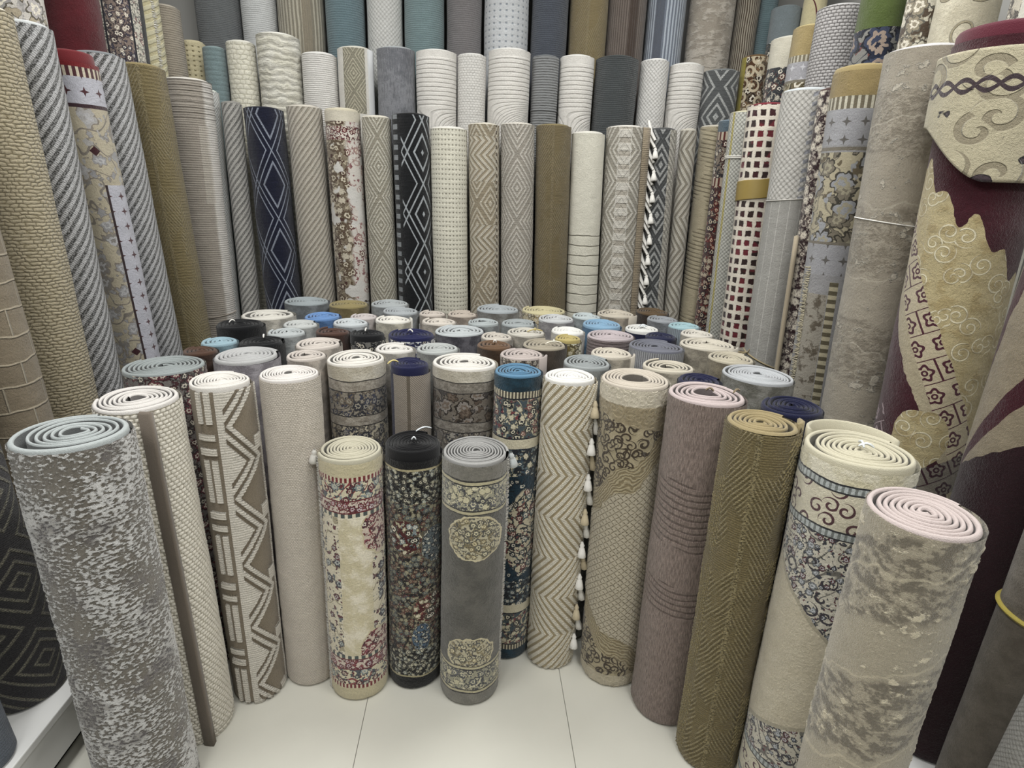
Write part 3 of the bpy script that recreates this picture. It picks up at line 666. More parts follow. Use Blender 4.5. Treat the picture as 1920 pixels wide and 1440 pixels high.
# ---------------------------------------------------------------- rolls: front row
GF = 'short rolled rugs standing on the floor'
GT = 'tall rolled rugs standing along the back'
GM = 'rolled rugs on the raised back step'
GK = 'rolled rugs on the topmost back step'
GL = 'rolled rugs leaning along the left wall'
GU = 'rolled rugs on the left raised step'
GR = 'rolled rugs leaning along the right wall'
GV = 'rolled rugs on the right raised step'
W_ = plainmat('white yarn', '#e9e6df'); TAG = plainmat('clear tie', '#dfe6ea', .4)
def mt(key, fn, **k): return material('face ' + key, fn, **k)
def arc(r, a0, a1, n=14, r1=None):
    r1 = r if r1 is None else r1
    return [((r + (r1-r)*t)*math.sin(a0 + (a1-a0)*t), -(r + (r1-r)*t)*math.cos(a0 + (a1-a0)*t)) for t in np.linspace(0, 1, n)]

r = Roll('F1', 'large silvery grey mottled rug roll, foremost at the left with loose coil', GF,
    mt('F1', p_distress, disp=True, c='#cfcecd', c2='#7d766b', c3='#6f6a70', sc=150.0, asp=.55, big=8.0, th=.51, soft=.03, amp=.003, sheen=.5),
    '#bfc6c6', n=6, hole=.22, fill=.5, hemh=.014, loose=.07, loose_dir=.9, ecc=.04, fine=.003)
r = Roll('F2', 'cream basketweave rug roll with a brown loose edge, beside the silvery grey roll', GF,
    mt('F2', p_weave, disp=True, c='#e6e0d2', gap='#cbc3b0', p=.0145, q=.0098, amp=.005, off=.37), '#e9e3de', n=7, hole=.24, fill=.66, ecc=.035, fine=.003, seam=-2.0)
r.strip('loose_edge', arc(r.r+.004, .02, .2, 10, r.r+.022), .0, r.L-.008, .016, plainmat('taupe backing', '#7d7164'))
r = Roll('F3', 'taupe rug roll with cream raised bars and zigzags', GF,
    mt('F3', p_greek, disp=True, P=.226), '#efeae2', n=9, hole=.08, fill=.76, hemh=.02, fine=.003, loose=.02)
r = Roll('F4', 'plain pale beige woven rug roll between the zigzag roll and a red-bordered roll', GF,
    mt('F4', p_weave, disp=True, c='#d8cec1', gap='#b8ad9d', p=.0072, q=.0052, amp=.0013), '#efe9e3', n=9, hole=.2, fill=.8, hemh=.012, fine=.003)
cream5 = dam('#d9cda8', '#efe6cf', 18.0)
r = Roll('F5', 'short cream rug roll with red beaded border and small red flowers', GF,
    mt('F5', p_persian, disp=True, L=.81, field=lambda u, v: mix((ab(u) > .045), cream5(u, v), flowers(u, v, '#e6dcc2', ('#74303a', '#6f787c', '#464a58'), sc=30.0, size=.42, fill=.5, core='#c3c6c2', vine='#b5a98a')),
       bands=((.05, '#d2c6a0'), (.014, beads('#e2d7bb', '#8c1f25', .012)), (.055, flo('#e2d8b8', ('#56606a', '#7a2430', '#9aa8aa'), sc=34.0, vine='#a23a40', core='#d9d2bb')),
              (.004, '#7b1f28'), (.032, flo('#dfcfc0', ('#8c2530', '#a44a50', '#7c2a3a'), sc=42.0, size=.42, core='#d8cdd0')), (.004, '#7b1f28'), (.012, beads('#e6dcc2', '#4e5a58', .02))),
       spots=((flo('#dcc9b8', ('#8c2530', '#5a2233', '#a6505a'), sc=30.0, vine='#8c2530'), .055, .075, .075, .585), (flo('#dcc9b8', ('#8c2530', '#5a2233', '#a6505a'), sc=30.0, vine='#8c2530'), .055, .075, .06, .18)), sheen=.4),
    '#d5cfb6', n=9, hole=.06, fill=.8, hemh=.02, fine=.003, loose=.03, loose_dir=2.0, seam=-1.5)
r.fringe(-1.42, .0, .8, W_, 260, .016)
r.tassel(-1.55, r.L+.005, W_, .045, -.2, 'fringe_end')
r = Roll('F6', 'short rug roll with black hem and dense dark red floral pattern', GF,
    mt('F6', p_persian, disp=True, L=.815, ring='#6d6450', field=flo('#1b1517', ('#a8a083', '#6b1f24', '#5c686e'), sc=58.0, size=.46, vine='#6d6248', core='#a39f80', vsc=16.0),
       bands=((.05, '#0b0b0e'), (.006, '#b8ac84'), (.1, flo('#0d0c10', ('#a9a58d', '#8d9694', '#3e3a38'), sc=52.0, size=.4, core='#d9d4bb'))),
       spots=((flo('#5a1519', ('#c9bf9c', '#8a9aa0', '#1a1414'), sc=40.0, size=.42), .05, .055, -.03, .55),
              (flo('#66737a', ('#2a2c33', '#a9b0a8', '#3f4d57'), sc=60.0), .04, .06, .06, .52),
              (flo('#5a1519', ('#c9bf9c', '#a05a50', '#1a1414'), sc=40.0, size=.42), .055, .05, .05, .3),
              (flo('#4f6a86', ('#2a2c33', '#a9b0a8', '#3f4d57'), sc=60.0), .03, .05, .02, .2))),
    '#101014', n=8, hole=.06, fill=.74, hemh=.045, fine=.003)
r.tag(TAG, (.0, .0), .012)
r.tag(TAG, (.03, .07), .05, .4)
r = Roll('F7', 'short grey rug roll with cream floral corners and white side fringe', GF,
    mt('F7', p_persian, disp=True, L=.815, field=dam('#595750', '#6b6860', 12.0),
       bands=((.048, dam('#7d7a70', '#8b877c')), (.005, '#2e2c2a'), (.008, '#c9bf98'), (.004, '#2e2c2a'), (.072, flo('#aaa68c', ('#4f5056', '#d8cfa8', '#6b6d70'), sc=40.0, size=.44, vine='#e0d8b8', core='#d9d2b0', outline='#3a3a3a')),
              (.004, '#2e2c2a'), (.008, '#c9bf98'), (.003, '#2e2c2a')),
       spots=((flo('#c8bf9f', ('#4a4a50', '#9a8a60', '#6e6c60'), sc=44.0, size=.4, vine='#8c7f58', core='#e6dcb4', outline='#57513f'), .075, .068, .005, .59),
              (flo('#c8bf9f', ('#4a4a50', '#9a8a60', '#6e6c60'), sc=44.0, size=.4, vine='#8c7f58', core='#e6dcb4', outline='#57513f'), .07, .06, -.0, .19)), sheen=.5),
    '#b5b4b2', n=10, hole=.1, fill=.64, hemh=.012, fine=.003, seam=1.5)
r.fringe(1.28, .03, .8, W_, 300, .014)
r.tassel(1.4, r.L, TAG, .05, .3, 'fringe_end')
r = Roll('F8', 'blue hemmed rug roll with navy and cream floral pattern behind the short grey roll', GF,
    mt('F8', p_persian, disp=True, L=1.0, both=True, field=lambda u, v: mix(ss(sin(v*14.0 + 1.0) + sin(u*40.0)*.5, -.1, .05), flowers(u, v, '#153a50', ('#1c3447', '#234a60', '#10242f'), sc=30.0), flowers(u, v, '#d9cfb2', ('#2a3540', '#8c4a48', '#5b6d72'), sc=34.0, size=.42, vine='#2a3540')),
       bands=((.045, dam('#12303f', '#1f485e')), (.02, beads('#d9d0b4', '#5a5348', .01)), (.004, '#1d2330'), (.12, flo('#4d5d66', ('#d8cfb0', '#8c4048', '#1d2330'), sc=38.0, size=.44, core='#e2dac0', vine='#d0c6a6')),
              (.004, '#1d2330'), (.03, '#d9d0b4'), (.09, flo('#1f2733', ('#6d7f86', '#cfc6a6', '#39566b'), sc=34.0)))),
    '#6297be', n=7, hole=.12, fill=.62, hemh=.008, fine=.003)
r = Roll('F9', 'cream and gold chevron rug roll with tassels down its right side', GF,
    mt('F9', p_chev, disp=True, p=.0235, pv=.285, a=.11, cut=.42), '#f4f1ec', n=8, hole=.08, fill=.92, hemh=.016, fine=.003)
for i in range(15):
    r.tassel(1.12 + .12*(i % 2), r.L - .06 - i*.058, W_ if i % 3 else plainmat('beige yarn', '#cdbd9c'), .05, .25 if i % 2 else -.25)
sc10 = dam('#a8987a', '#c3b596', 22.0)
def f10(u, v):
    her, hh = p_herring(u, v, '#c6bba3', '#96896b', .021)
    q = (v - .70) - u*.85 + sin(u*50.0)*.012
    q2 = (.2 - v) - u*.75 + sin(u*45.0)*.012
    qq = mx(q, q2) + (noise(u, v, 22.0, 3.0) - .5)*.05
    wav = sin((qq + ab(u)*.3)*520.0 + noise(u, v, 12.0, 2.0)*9.0)
    mid = mix(ss(wav, -.2, .4)*.6, '#93835f', '#c9bb98')
    gr = mix(noise(u, v, 40.0, 3.0), '#c3b594', '#ab9c78')
    cu, m = curls(u, v, gr, '#4a3b28', sc=30.0, rand=.9, wid=.36, turns=17.0)
    cu, m2 = curls(u + .31, v + .17, cu, '#4a3b28', sc=24.0, rand=.9, wid=.28, turns=17.0)
    cu = mix(1.0 - ss(ab(fr(noise(u, v, 13.0, 1.0, 2.5)*5.0) - .5), .04, .075), cu, '#4a3b28')
    col = mix(ss(qq, -.005, .005), her, mid)
    col = mix(ss(qq, .075, .08), col, cu)
    col = mix(ss(v + u*.2, .9, .905), col, mix(noise(u, v, 60.0, 4.0), '#b7a888', '#94835f'))
    col = mix(ss(v, .955, .96), col, '#d8ceb8')
    col = mix(v < .05, col, '#c9bda2')
    return col, hh*(qq < 0.0) + wav*.0008*band(qq, 0.0, .075) + mx(m, m2)*.002*(qq > .08)
r = Roll('F10', 'beige rug roll with dark brown scroll corners and wide hollow centre', GF, mt('F10', f10, disp=True, sheen=.4),
    '#dcd0bf', n=6, hole=.42, fill=.76, hemh=.01, fine=.003)
def f11(u, v):
    b = mx(band(v + sin(u*30.0)*.008, .6, .79), band(v + sin(u*26.0)*.008, .385, .48))
    wav = sin((v + sin(u*14.0 + 1.5)*.014 + (noise(u, v, 14.0, 2.0) - .5)*.014)*(TAU/.019))
    rb = noise(u*9.0, v, 46.0, 3.0, 2.0)
    col = mix(ss(rb, .35, .65), '#7b6a62', '#9f8c82')
    return mix(b*ss(wav, .2, .9)*.5, col, '#64544f'), (rb - .5)*.004 - ss(wav, 0.0, .9)*.0024*b
r = Roll('F11', 'mauve brown rug roll with ribbed bands and loose pink coil', GF, mt('F11', f11, disp=True), '#d9c6c4', n=5, hole=.34, fill=.6, hemh=.01, fine=.003, ecc=.03)
r.tag(plainmat('tan tie', '#8c7b5e'), (.005, .0), .02)
r.tag(plainmat('tan tie', '#8c7b5e'), (.07, .02), .03, 1.0)
r = Roll('F12', 'olive brown knitted rug roll beside the mauve roll', GF, mt('F12', p_cable, disp=True, c='#75663f', c2='#a59668', pu=.13), '#b3a071', n=6, hole=.16, fill=.74, hemh=.006, fine=.003, loose=.05, loose_dir=-1.6)
r.strip('loose_edge', [(r.r*.86, .015), (r.r*.99, .025), (r.r*1.02, .04), (r.r*.93, .055)], .02, r.L+.004, .01, plainmat('edge #b3a071', '#b3a071'))
f13 = lambda u, v: mix(noise(u, v, 20.0, 4.0), '#d5cbb4', '#c3b79b')
def pv13(u, v):
    q = v - .56 - ab(u - .05)*.9 + (noise(u, v, 26.0, 2.0) - .5)*.02
    q2 = .33 - v - ab(u - .05)*.5
    fl1 = flowers(u, v, '#d3cdbd', ('#3b4150', '#6d2c35', '#868c92'), sc=54.0, size=.44, fill=.6, vine='#77746c', core='#c9ccd2')
    cu, m = curls(u, v, fl1, '#3b3540', sc=24.0, rand=.9, wid=.26, fill=.6)
    col = mix(mx(q, q2) > 0.0, f13(u, v), cu)
    return mix(band(mx(q, q2), -.012, .0)*.6, col, '#9d957f')
r = Roll('F13', 'large cream rug roll with dark blue scrollwork, beneath the maroon rug', GF,
    mt('F13', p_persian, disp=True, L=1.0, both=True, field=pv13, bands=((.045, dam('#d8cfae', '#e6dfc8')), (.004, '#22252c'), (.014, beads('#7f8684', '#b8bfc0', .012)), (.004, '#22252c'),
       (.085, cur('#d6ceb6', '#5a3038', sc=26.0, wid=.3, fill=.8)), (.004, '#22252c'), (.014, beads('#7f8684', '#b8bfc0', .012)), (.003, '#22252c')), sheen=.45),
    '#ddd5ba', n=9, hole=.08, fill=.74, hemh=.02, fine=.003, loose=.05, loose_dir=.8)
r.strip('loose_edge', [(r.r*(1.0 + .42*math.sin(math.pi*t_**.8))*math.sin(-1.9 - 1.9*t_), -r.r*(1.0 + .42*math.sin(math.pi*t_**.8))*math.cos(-1.9 - 1.9*t_)) for t_ in np.linspace(0, 1, 24)], .5, r.L + .004, .008, plainmat('edge #ddd5ba', '#ddd5ba'))
r.tag(TAG, (.01, 0), .03, .3); r.tag(TAG, (.0, .005), .03, 2.0)
r = Roll('F14', 'sand beige eroded-marble rug roll, foremost at the right with pink coil', GF,
    mt('F14', p_slab, disp=True, c='#b1a68f', c2='#d9cdb0', c3='#736a5a', fold=-.5, sheen=.5), '#dccbc6', n=8, hole=.08, fill=.8, hemh=.008, fine=.003, loose=.03)

# ---------------------------------------------------------------- rolls: second row and the field of coils
def quick(c, c2=None, kind='m'):
    k = 'face %s %s %s' % (kind, c, c2)
    if k in MATS: return MATS[k]
    if kind == 'm': m = material(k, p_plain, c=c, c2=c2 or darken(c, .8), msc=26.0)
    elif kind == 'v': m = material(k, p_stripes, c=c, c2=c2 or darken(c, .8), p=.008)
    elif kind == 'f': m = material(k, lambda u, v: (flowers(u, v, c, (c2, darken(c, .7), darken(c2, 1.5)), sc=36.0, size=.44, vine=darken(c, .6)), None))
    elif kind == 'h': m = material(k, p_plain, c=c, rib=.012, amp=.0012, wav=.01)
    MATS[k] = m
    return m
fS = lambda bg, a, b: flo(bg, (a, b, '#3d3f4a'), sc=32.0, size=.44, vine='#5c5752', core='#b9b2a2', outline='#5a5654')
Roll('S1', 'cream rug roll with grey floral border behind the red-bordered roll', GF,
    mt('S1', p_persian, L=1.0, both=False, field=fS('#d5cab0', '#6b6a78', '#8b8272'), bands=((.05, dam('#e2dac8', '#d2c8b2')), (.003, '#383432'), (.03, dam('#a79d8e', '#c5bcae', 60)), (.003, '#383432'), (.075, fS('#a89f90', '#4c5068', '#8d7f6d')), (.003, '#383432'), (.028, dam('#a79d8e', '#c5bcae', 60)), (.003, '#383432'))),
    '#eee9df', n=7, hole=.2, fill=.62, hemh=.014, ecc=.04, loose=.03)
def fs2(u, v):
    tri_ = tri(v, .1)*.04
    col = mix((u - .005) > tri_, '#a59a8a', mix(ss(fr((u*1.0 + v*.9)/.011), .4, .6), '#b9aea0', '#8d8273'))
    col = mix(band(u, -.012, -.002), mix(ss(sin((v + u)*900.0), -.2, .2), '#b8ada0', '#8c8072'), '#7a6f60')
    return mix((u < -.062), col, '#1c1c4c'), None
Roll('S2', 'navy hemmed rug roll with beige chevron face in the second row', GF, mt('S2', fs2), '#181c50', n=6, hole=.08, fill=.86, hemh=.04).tag(plainmat('yellow tie', '#d9c67c'), (-.05, -.02), .035, .5)
Roll('S3', 'white hemmed rug roll with brown-grey floral border behind the short black roll', GF,
    mt('S3', p_persian, L=1.0, both=False, field=fS('#8f877c', '#b9b2aa', '#756a60'), bands=((.042, dam('#e2dac8', '#cfc6b2')), (.003, '#383432'), (.03, dam('#8d8579', '#aaa296', 60)), (.003, '#383432'), (.09, flo('#8a8073', ('#6b5a4c', '#a39a92', '#554f4c'), sc=20.0, size=.5, core='#8a7868')), (.003, '#383432'), (.028, dam('#8f877c', '#b0a89c', 60)), (.003, '#383432'))),
    '#f0ebe2', n=6, hole=.2, fill=.6, hemh=.014, ecc=.05, loose=.03)
FIELD = [  # key, label, coil colour, face (colour, second, kind), options
 ('a1', 'grey coiled rug roll with dark red flowers beside the grey diagonal-striped rug', '#a3abac', ('#8c8581', '#5a3036', 'f'), dict(fill=.6, n=8)),
 ('a2', 'pale grey coiled rug roll in front of a black coil at the left', '#c4c4c4', ('#b5b0b8', '#8f8a92', 'm'), dict(fill=.84)),
 ('a3', 'dark brown coil at the left, below a pale blue coil', '#5e4030', ('#4c3428', None, 'm'), {}),
 ('a4', 'pale blue coil at the far left beside a black coil', '#9fc0cf', ('#8fb0bf', None, 'm'), dict(fill=.7)),
 ('a5', 'black coil with white tie, the nearer of two black ones at the left', '#101216', ('#15161a', None, 'm'), dict(tie=1)),
 ('a6', 'black coil with white tie, the farther of two black ones at the left', '#0f1115', ('#15161a', None, 'm'), dict(tie=1)),
 ('a7', 'loose white folded coil at the back left', '#e6e1d6', ('#d9d3c5', None, 'm'), dict(n=5, fill=.5, loose=.1)),
 ('a8', 'pale grey coil between a black coil and a brown coil', '#c3cacb', ('#b0b4b4', None, 'm'), {}),
 ('a9', 'light grey coil in front of the bright blue coil', '#cdd0ce', ('#bbbdba', None, 'm'), {}),
 ('a10', 'grey coil at the back, below the navy zigzag rug', '#a9b4b8', ('#8b9296', None, 'm'), dict(ztop=.012)),
 ('a11', 'bright blue coil at the back left', '#6f9fe0', ('#5c88c4', None, 'm'), {}),
 ('a12', 'pinkish beige coil left of a black coil', '#ddd2c8', ('#d2c7bb', None, 'm'), {}),
 ('a13', 'pinkish beige coil with open centre behind the cream roll', '#d9cec4', ('#cfc4b8', None, 'm'), dict(hole=.3)),
 ('b1', 'olive tan coil at the back below the floral rug', '#a4945f', ('#94845a', '#7a6c45', 'm'), {}),
 ('b2', 'pale grey coil at the back below the beige diamond rug', '#b9c0c2', ('#a9aeb0', None, 'm'), {}),
 ('b3', 'grey coil in front of the pale grey coil below the black zigzag rug', '#b4bbbf', ('#a2a7aa', None, 'm'), {}),
 ('b4', 'small pinkish white coil at the back left of a cream coil', '#d2c8c6', ('#c4bab6', None, 'm'), {}),
 ('b5', 'white and grey coil behind a brown coil', '#d0d6da', ('#c0c4c8', None, 'm'), dict(fill=.66)),
 ('b6', 'cream white coil with loose end behind the navy coil', '#f1ede3', ('#e0d9c6', None, 'm'), dict(flap=1)),
 ('b7', 'small beige coil below the cream dotted rug', '#d6cbbf', ('#c5b8ab', None, 'm'), dict(fill=.66)),
 ('b8', 'small pinkish tan coil below the cream dotted rug', '#cdbfb0', ('#b9a99a', None, 'm'), {}),
 ('b9', 'grey coil at the back below the tan geometric rug', '#b4bcc0', ('#9c9c98', '#7d7a74', 'm'), dict(n=6)),
 ('b10', 'cream coil behind the large pale grey coil', '#dfd5c8', ('#d0c6b8', None, 'm'), {}),
 ('b11', 'grey coil with open centre right of a cream coil', '#b9c2c3', ('#a5abab', None, 'm'), dict(hole=.34, fill=.66)),
 ('b12', 'large pale grey coil with dark marled face in the middle', '#c9cfd1', ('#77757e', '#4c4a54', 'm'), {}),
 ('b13', 'beige coil squeezed right of the large pale grey coil', '#d5cdc0', ('#c8beb0', None, 'm'), dict(fill=.6)),
 ('b14', 'reddish brown coil left of the black coil in the middle', '#5e3f33', ('#4f352b', None, 'm'), {}),
 ('b15', 'black coil between a brown and a navy coil', '#0f1116', ('#8f8d88', '#2a2a2e', 'f'), dict(hemh=.035, tie=1)),
 ('b16', 'navy blue coil with white leaf border in the middle', '#171d58', ('#2b2f6e', '#c4c6d4', 'f'), dict(hemh=.022, tie=1)),
 ('b17', 'white coil behind the navy hemmed roll', '#eae6df', ('#dcd6cc', None, 'm'), dict(fill=.66)),
 ('b18', 'pale grey coil half hidden behind the white hemmed roll', '#c0c4c2', ('#aeb0ad', None, 'm'), dict(fill=.66)),
 ('b19', 'brown coil with white pin behind the blue roll', '#7a5a3f', ('#5f4632', None, 'm'), dict(tie=2)),
 ('b20', 'pinkish beige coil with loose end behind the blue roll', '#cdbfb8', ('#b3a79c', '#6d6258', 'f'), dict(flap=1)),
 ('c1', 'pale yellow coil at the back below the olive rug', '#d8cd9d', ('#ddd2b2', '#8b7b58', 'f'), {}),
 ('c2', 'white and grey coil in front of the pale yellow coil', '#d3d5d6', ('#b3b0b0', '#8f8c8e', 'm'), {}),
 ('c3', 'small pale blue-grey coil below the ribbed cream rug', '#c9d4d6', ('#b5bec0', None, 'm'), {}),
 ('c4', 'cream beige coil with loose end below the white diamond rug', '#d6ccb9', ('#c4b6a2', None, 'm'), dict(flap=1)),
 ('c5', 'dark brown coil at the back below the tasselled rug', '#6d5638', ('#43342a', None, 'm'), {}),
 ('c6', 'grey coil in front of the dark brown coil at the back right', '#a5a9b0', ('#92969c', None, 'm'), dict(fill=.66)),
 ('c7', 'pale aqua coil at the back right', '#a9cfd8', ('#aab8c4', None, 'v'), {}),
 ('c8', 'sky blue coil with rippled edge at the back', '#8db9dc', ('#5f8fb8', None, 'm'), dict(hemh=.02)),
 ('c9', 'grey coil with oval centre, second from the pale yellow coil', '#adb4b6', ('#a0a4a4', None, 'm'), dict(hole=.26)),
 ('c10', 'white coil tied with a clear knot behind the ribbed grey roll', '#ecebe6', ('#2a2f5c', None, 'm'), dict(tie=3, hemh=.02)),
 ('c11', 'off-white coil tied with yellow string right of the pale grey coil', '#d9d3c6', ('#cbc3b4', None, 'm'), dict(tie=4, fill=.66)),
 ('c12', 'bright white coil behind the yellow coil', '#f3f1ec', ('#e6e2d8', None, 'm'), dict(fill=.92)),
 ('c13', 'small mustard yellow coil in the middle', '#c8b56d', ('#8d7a45', '#d2c79a', 'f'), dict(hemh=.02)),
 ('c14', 'mauve coil with ribbed face right of the yellow coil', '#cdbfc2', ('#8c7d7d', None, 'h'), dict(fill=.66)),
 ('c15', 'tan grey coil tied with pale string in the middle', '#b3a893', ('#5f5348', None, 'm'), dict(tie=4)),
 ('c16', 'slate grey coil with vertically ribbed silver face', '#7f8290', ('#c3c5cb', '#8f9096', 'v'), dict(fill=.62, n=7)),
 ('c17', 'white coil at the right below the red-squared rug', '#e3ddd0', ('#d3ccbc', None, 'm'), {}),
 ('c18', 'cream coil with loose end, farther of two beside the red-squared rug', '#ded5c3', ('#bdb39f', None, 'm'), dict(flap=1)),
 ('c19', 'beige coil with tan face between a cream coil and a pale grey coil', '#cdc3ac', ('#a89c82', None, 'm'), {}),
 ('c20', 'large pale blue-grey coil with grey camouflage face at the right', '#c6cace', ('#a3a198', '#78766a', 'm'), dict(loose=.06, loose_dir=.4, n=10, fill=.86)),
 ('c21', 'cream coil with loose end left of the slate grey coil', '#ddd3c2', ('#d0c5b2', None, 'm'), dict(flap=1)),
 ('c22', 'loosely wound grey coil behind the chevron roll', '#a8afb0', ('#9ca0a0', None, 'm'), dict(fill=.52, n=6)),
 ('c23', 'loosely wound cream coil behind the hollow beige roll', '#ddd3bf', ('#cfc5b0', None, 'm'), dict(fill=.55, n=5, hole=.3)),
 ('c24', 'navy coil squeezed behind the mauve roll', '#1a1e4c', ('#20234c', None, 'm'), dict(fill=.66)),
 ('c25', 'navy blue coil with pale dots behind the olive roll', '#151a48', ('#1a1d44', None, 'm'), dict(fill=.62, n=6)),
 ('c26', 'dark navy coil hidden behind the slate grey coil', '#24284f', ('#20234c', None, 'm'), {}),
]
YEL = plainmat('yellow string', '#c7b470'); CRE = plainmat('cream string', '#e3ddcb')
for k, lab, hem, face, o in FIELD:
    o = dict(o); tie = o.pop('tie', 0); flap = o.pop('flap', 0); ztop = o.pop('ztop', 0)
    rr = random.Random(k)
    o.setdefault('hole', rr.uniform(.08, .2)); o.setdefault('fill', rr.uniform(.62, .74)); o.setdefault('ecc', rr.uniform(.01, .05))
    o.setdefault('seam', rr.uniform(1.8, 4.2)); o.setdefault('loose', rr.uniform(0, .03)); o.setdefault('loose_dir', rr.uniform(0, TAU))
    r = Roll(k, lab, GF, quick(*face), hem, tele=rr.uniform(-.06, .06), **o)
    if tie == 1: r.tag(W_, (rr.uniform(-.03, .01), rr.uniform(-.01, .03)), .022, rr.uniform(0, 3))
    if tie == 2: r.tag(W_, (0, 0), .01)
    if tie == 3:
        for q in range(3): r.tag(TAG, (0, 0), .035, q*1.0)
    if tie == 4:
        r.tag(YEL if k == 'c11' else CRE, (.03, -.02), .06, .3); r.tag(YEL if k == 'c11' else CRE, (.03, 0), .03, 1.6)
    if flap:
        a = rr.uniform(.7, 1.3)
        r.strip('loose_edge', arc(r.r*1.0, a, a+.8, 8, r.r*1.1), .3, r.L-.004, .007, plainmat('edge ' + hem, hem))

# ---------------------------------------------------------------- rolls: tall row across the back
def T(key, lab, m, hem, grp=GT, **k):
    k.setdefault('n', 4); k.setdefault('hole', .3); k.setdefault('ecc', .03)
    return Roll(key, lab, grp, m, hem, **k)
T('t0', 'narrow grey diagonal-striped rug roll in the back left corner', mt('t0', p_diag, c='#c3c0ba', c2='#6b6a66', p=.03), '#9d9b95')
T('t1', 'navy rug roll with thin white diamond lines', mt('t1', p_zigline, bg='#10142a', c='#a0a9bd', u0=.015, a=.068, pv=.285, lines=((1.0, .05), (1.32, .05), (.62, .02)), dot=False), '#12162e')
T('t2', 'beige rope diagonal-striped rug roll beside the navy rug', mt('t2', p_diag, c='#cfc7b8', c2='#8d8474', p=.03), '#d3ccbe')
def f3(u, v):
    fl_ = flowers(u, v, '#8f816b', ('#55332a', '#cfc4ae', '#6e5a44'), sc=24.0, size=.46, vine='#c7b99e', core='#d9cfb8', vsc=14.0, outline='#6a5846')
    fl_ = mix(ss(u + (noise(u, v, 14.0, 2.0) - .5)*.06, .0, .02), fl_, flowers(u, v, '#dcd5cc', ('#94565a', '#b58a84', '#6b3a38'), sc=24.0, size=.4, vine='#c0a49a', fill=.5, outline='#b08f86'))
    hole = ss(noise(u, v, 9.0, 2.0, 4.0), .56, .58)
    c_ = mix(hole*(v > .62), fl_, '#dcd9d3')
    c_ = mix(band(v, 1.48, 1.535), c_, flowers(u, v, '#e0d8cc', ('#6b2228', '#7b2f34', '#8d4a4c'), sc=44.0, size=.44))
    c_ = mix(v > 1.555, c_, '#d9d1bd')
    low = v + (noise(u, v, 9.0, 2.0, 1.0) - .5)*.3 - u*.6
    c_ = mix(low < .78, c_, '#d6d2cc')
    lf = flowers(u, v, '#d6d2cc', ('#5b3a30', '#7a5a48', '#4a2f28'), sc=12.0, size=.4, fill=.25)
    return mix((low < .7), c_, lf), None
T('t3', 'white rug roll with brown and maroon flowers and plain lower half', mt('t3', f3), '#d9cfb4', hemh=.02)
T('t4', 'narrow beige diamond-patterned rug roll left of the black rug', mt('t4', p_diam, c='#d5d0c0', c2='#a29b88', pu=.16, pv=.25, n=5.0), '#e2dccb')
T('t5', 'black rug roll with white diamonds and a ladder of squares', mt('t5', p_zigline, bg='#0e1014', c='#b9c0c6', u0=.05, a=.07, pv=.262, lines=((1.0, .075), (1.42, .065), (.52, .03)), side=(-.108, -.062), sq_p=.042), '#0e1014')
T('t6', 'cream waffle-dotted rug roll right of the black rug', mt('t6', p_dots, c='#e3dfcc', gap='#c3bda6', p=.0165, q=.0205), '#efece2')
def f7(u, v):
    a_, h_ = p_diam(u, v, '#d3cab6', '#a3957b', pu=.13, pv=.19, n=3.0, u0=.03)
    z, h2 = p_chev(u, v, '#d8d0be', '#a3957b', p=.03, pv=.12, a=.06)
    sel = fr(v/.38) > .5
    c_ = mix(sel, a_, z)
    return mix(band(u, .062, .072), c_, mix(fr(v/.03) > .5, '#6d5f4c', '#cfc6b2')), mix_f(sel, h_, h2)
T('t7', 'tan rug roll with raised cream triangles and arrows', mt('t7', f7), '#ddd6c4')
T('t8', 'light taupe diamond-patterned rug roll, left neighbour of the olive rug', mt('t8', p_diam, c='#d3cdc2', c2='#a9a194', pu=.19, pv=.29, n=5.0), '#e0dacd')
T('t9', 'olive brown textured rug roll in the tall back row', mt('t9', p_cable, c='#7b6c49', c2='#9c8c66', pv=.5, pu=.12), '#8d7d52')
def f10b(u, v):
    g = ss(ab(fr(v/.046 + (noise(u, v, 12.0, 1.0) - .5)*.3) - .5), .40, .48)*(v < 1.13)
    return mix(g*.6, '#e0dccb', '#a8a28e'), g*-.006
T('t10', 'cream rug roll with horizontal grooves on its lower part', mt('t10', f10b), '#ebe7db')
def f11b(u, v):
    a_, h_ = p_diam(u, v, '#dcd7cb', '#a69f90', pu=.2, pv=.27, n=4.0)
    rg = ss(sin(v*(TAU/.056)), .1, .5)*(ab(u) < .026)
    return mix(rg*.55, mix((ab(u) < .03)*.8, a_, '#dcd7cc'), '#a39784'), h_ - rg*.003
r = T('t11', 'white raised-diamond rug roll with a column of short dashes', mt('t11', f11b), '#ebe6dc')
r.strip('loose_edge', [(r.r*.86, -r.r*.55), (r.r*1.02, -r.r*.5), (r.r*1.2, -r.r*.4)], 0.0, r.L-.01, .02, mt('t11edge', p_plain, c='#a3937a', rib=.008, amp=.001))
r = T('t12', 'charcoal diamond rug roll with white knotted tassels', mt('t12', lambda u, v: (lambda a, b: (mix(u > .035, a[0], b[0]), a[1]))(p_diam(u, v, '#b5b6b4', '#4d4f50', pu=.14, pv=.22, n=3.0), p_diag(u, v, '#c9c4b8', '#8a857a', p=.03, k=-1.2))), '#5b5c5c', fine=.005)
for i in range(15):
    z = r.L - .05 - i*.095
    if z > .75:
        for dz, d2 in ((0, .5), (.03, -.5)):
            a = r.surf(np.array([-1.1, -.8, -.45]), np.array([z + dz + .05, z + dz, z + dz - .035]), .012)
            tubeobj('braid', a, [.006, .009, .007], W_, r.e, 6)
        r.tassel(-.45, z - .03, W_, .055, .2)
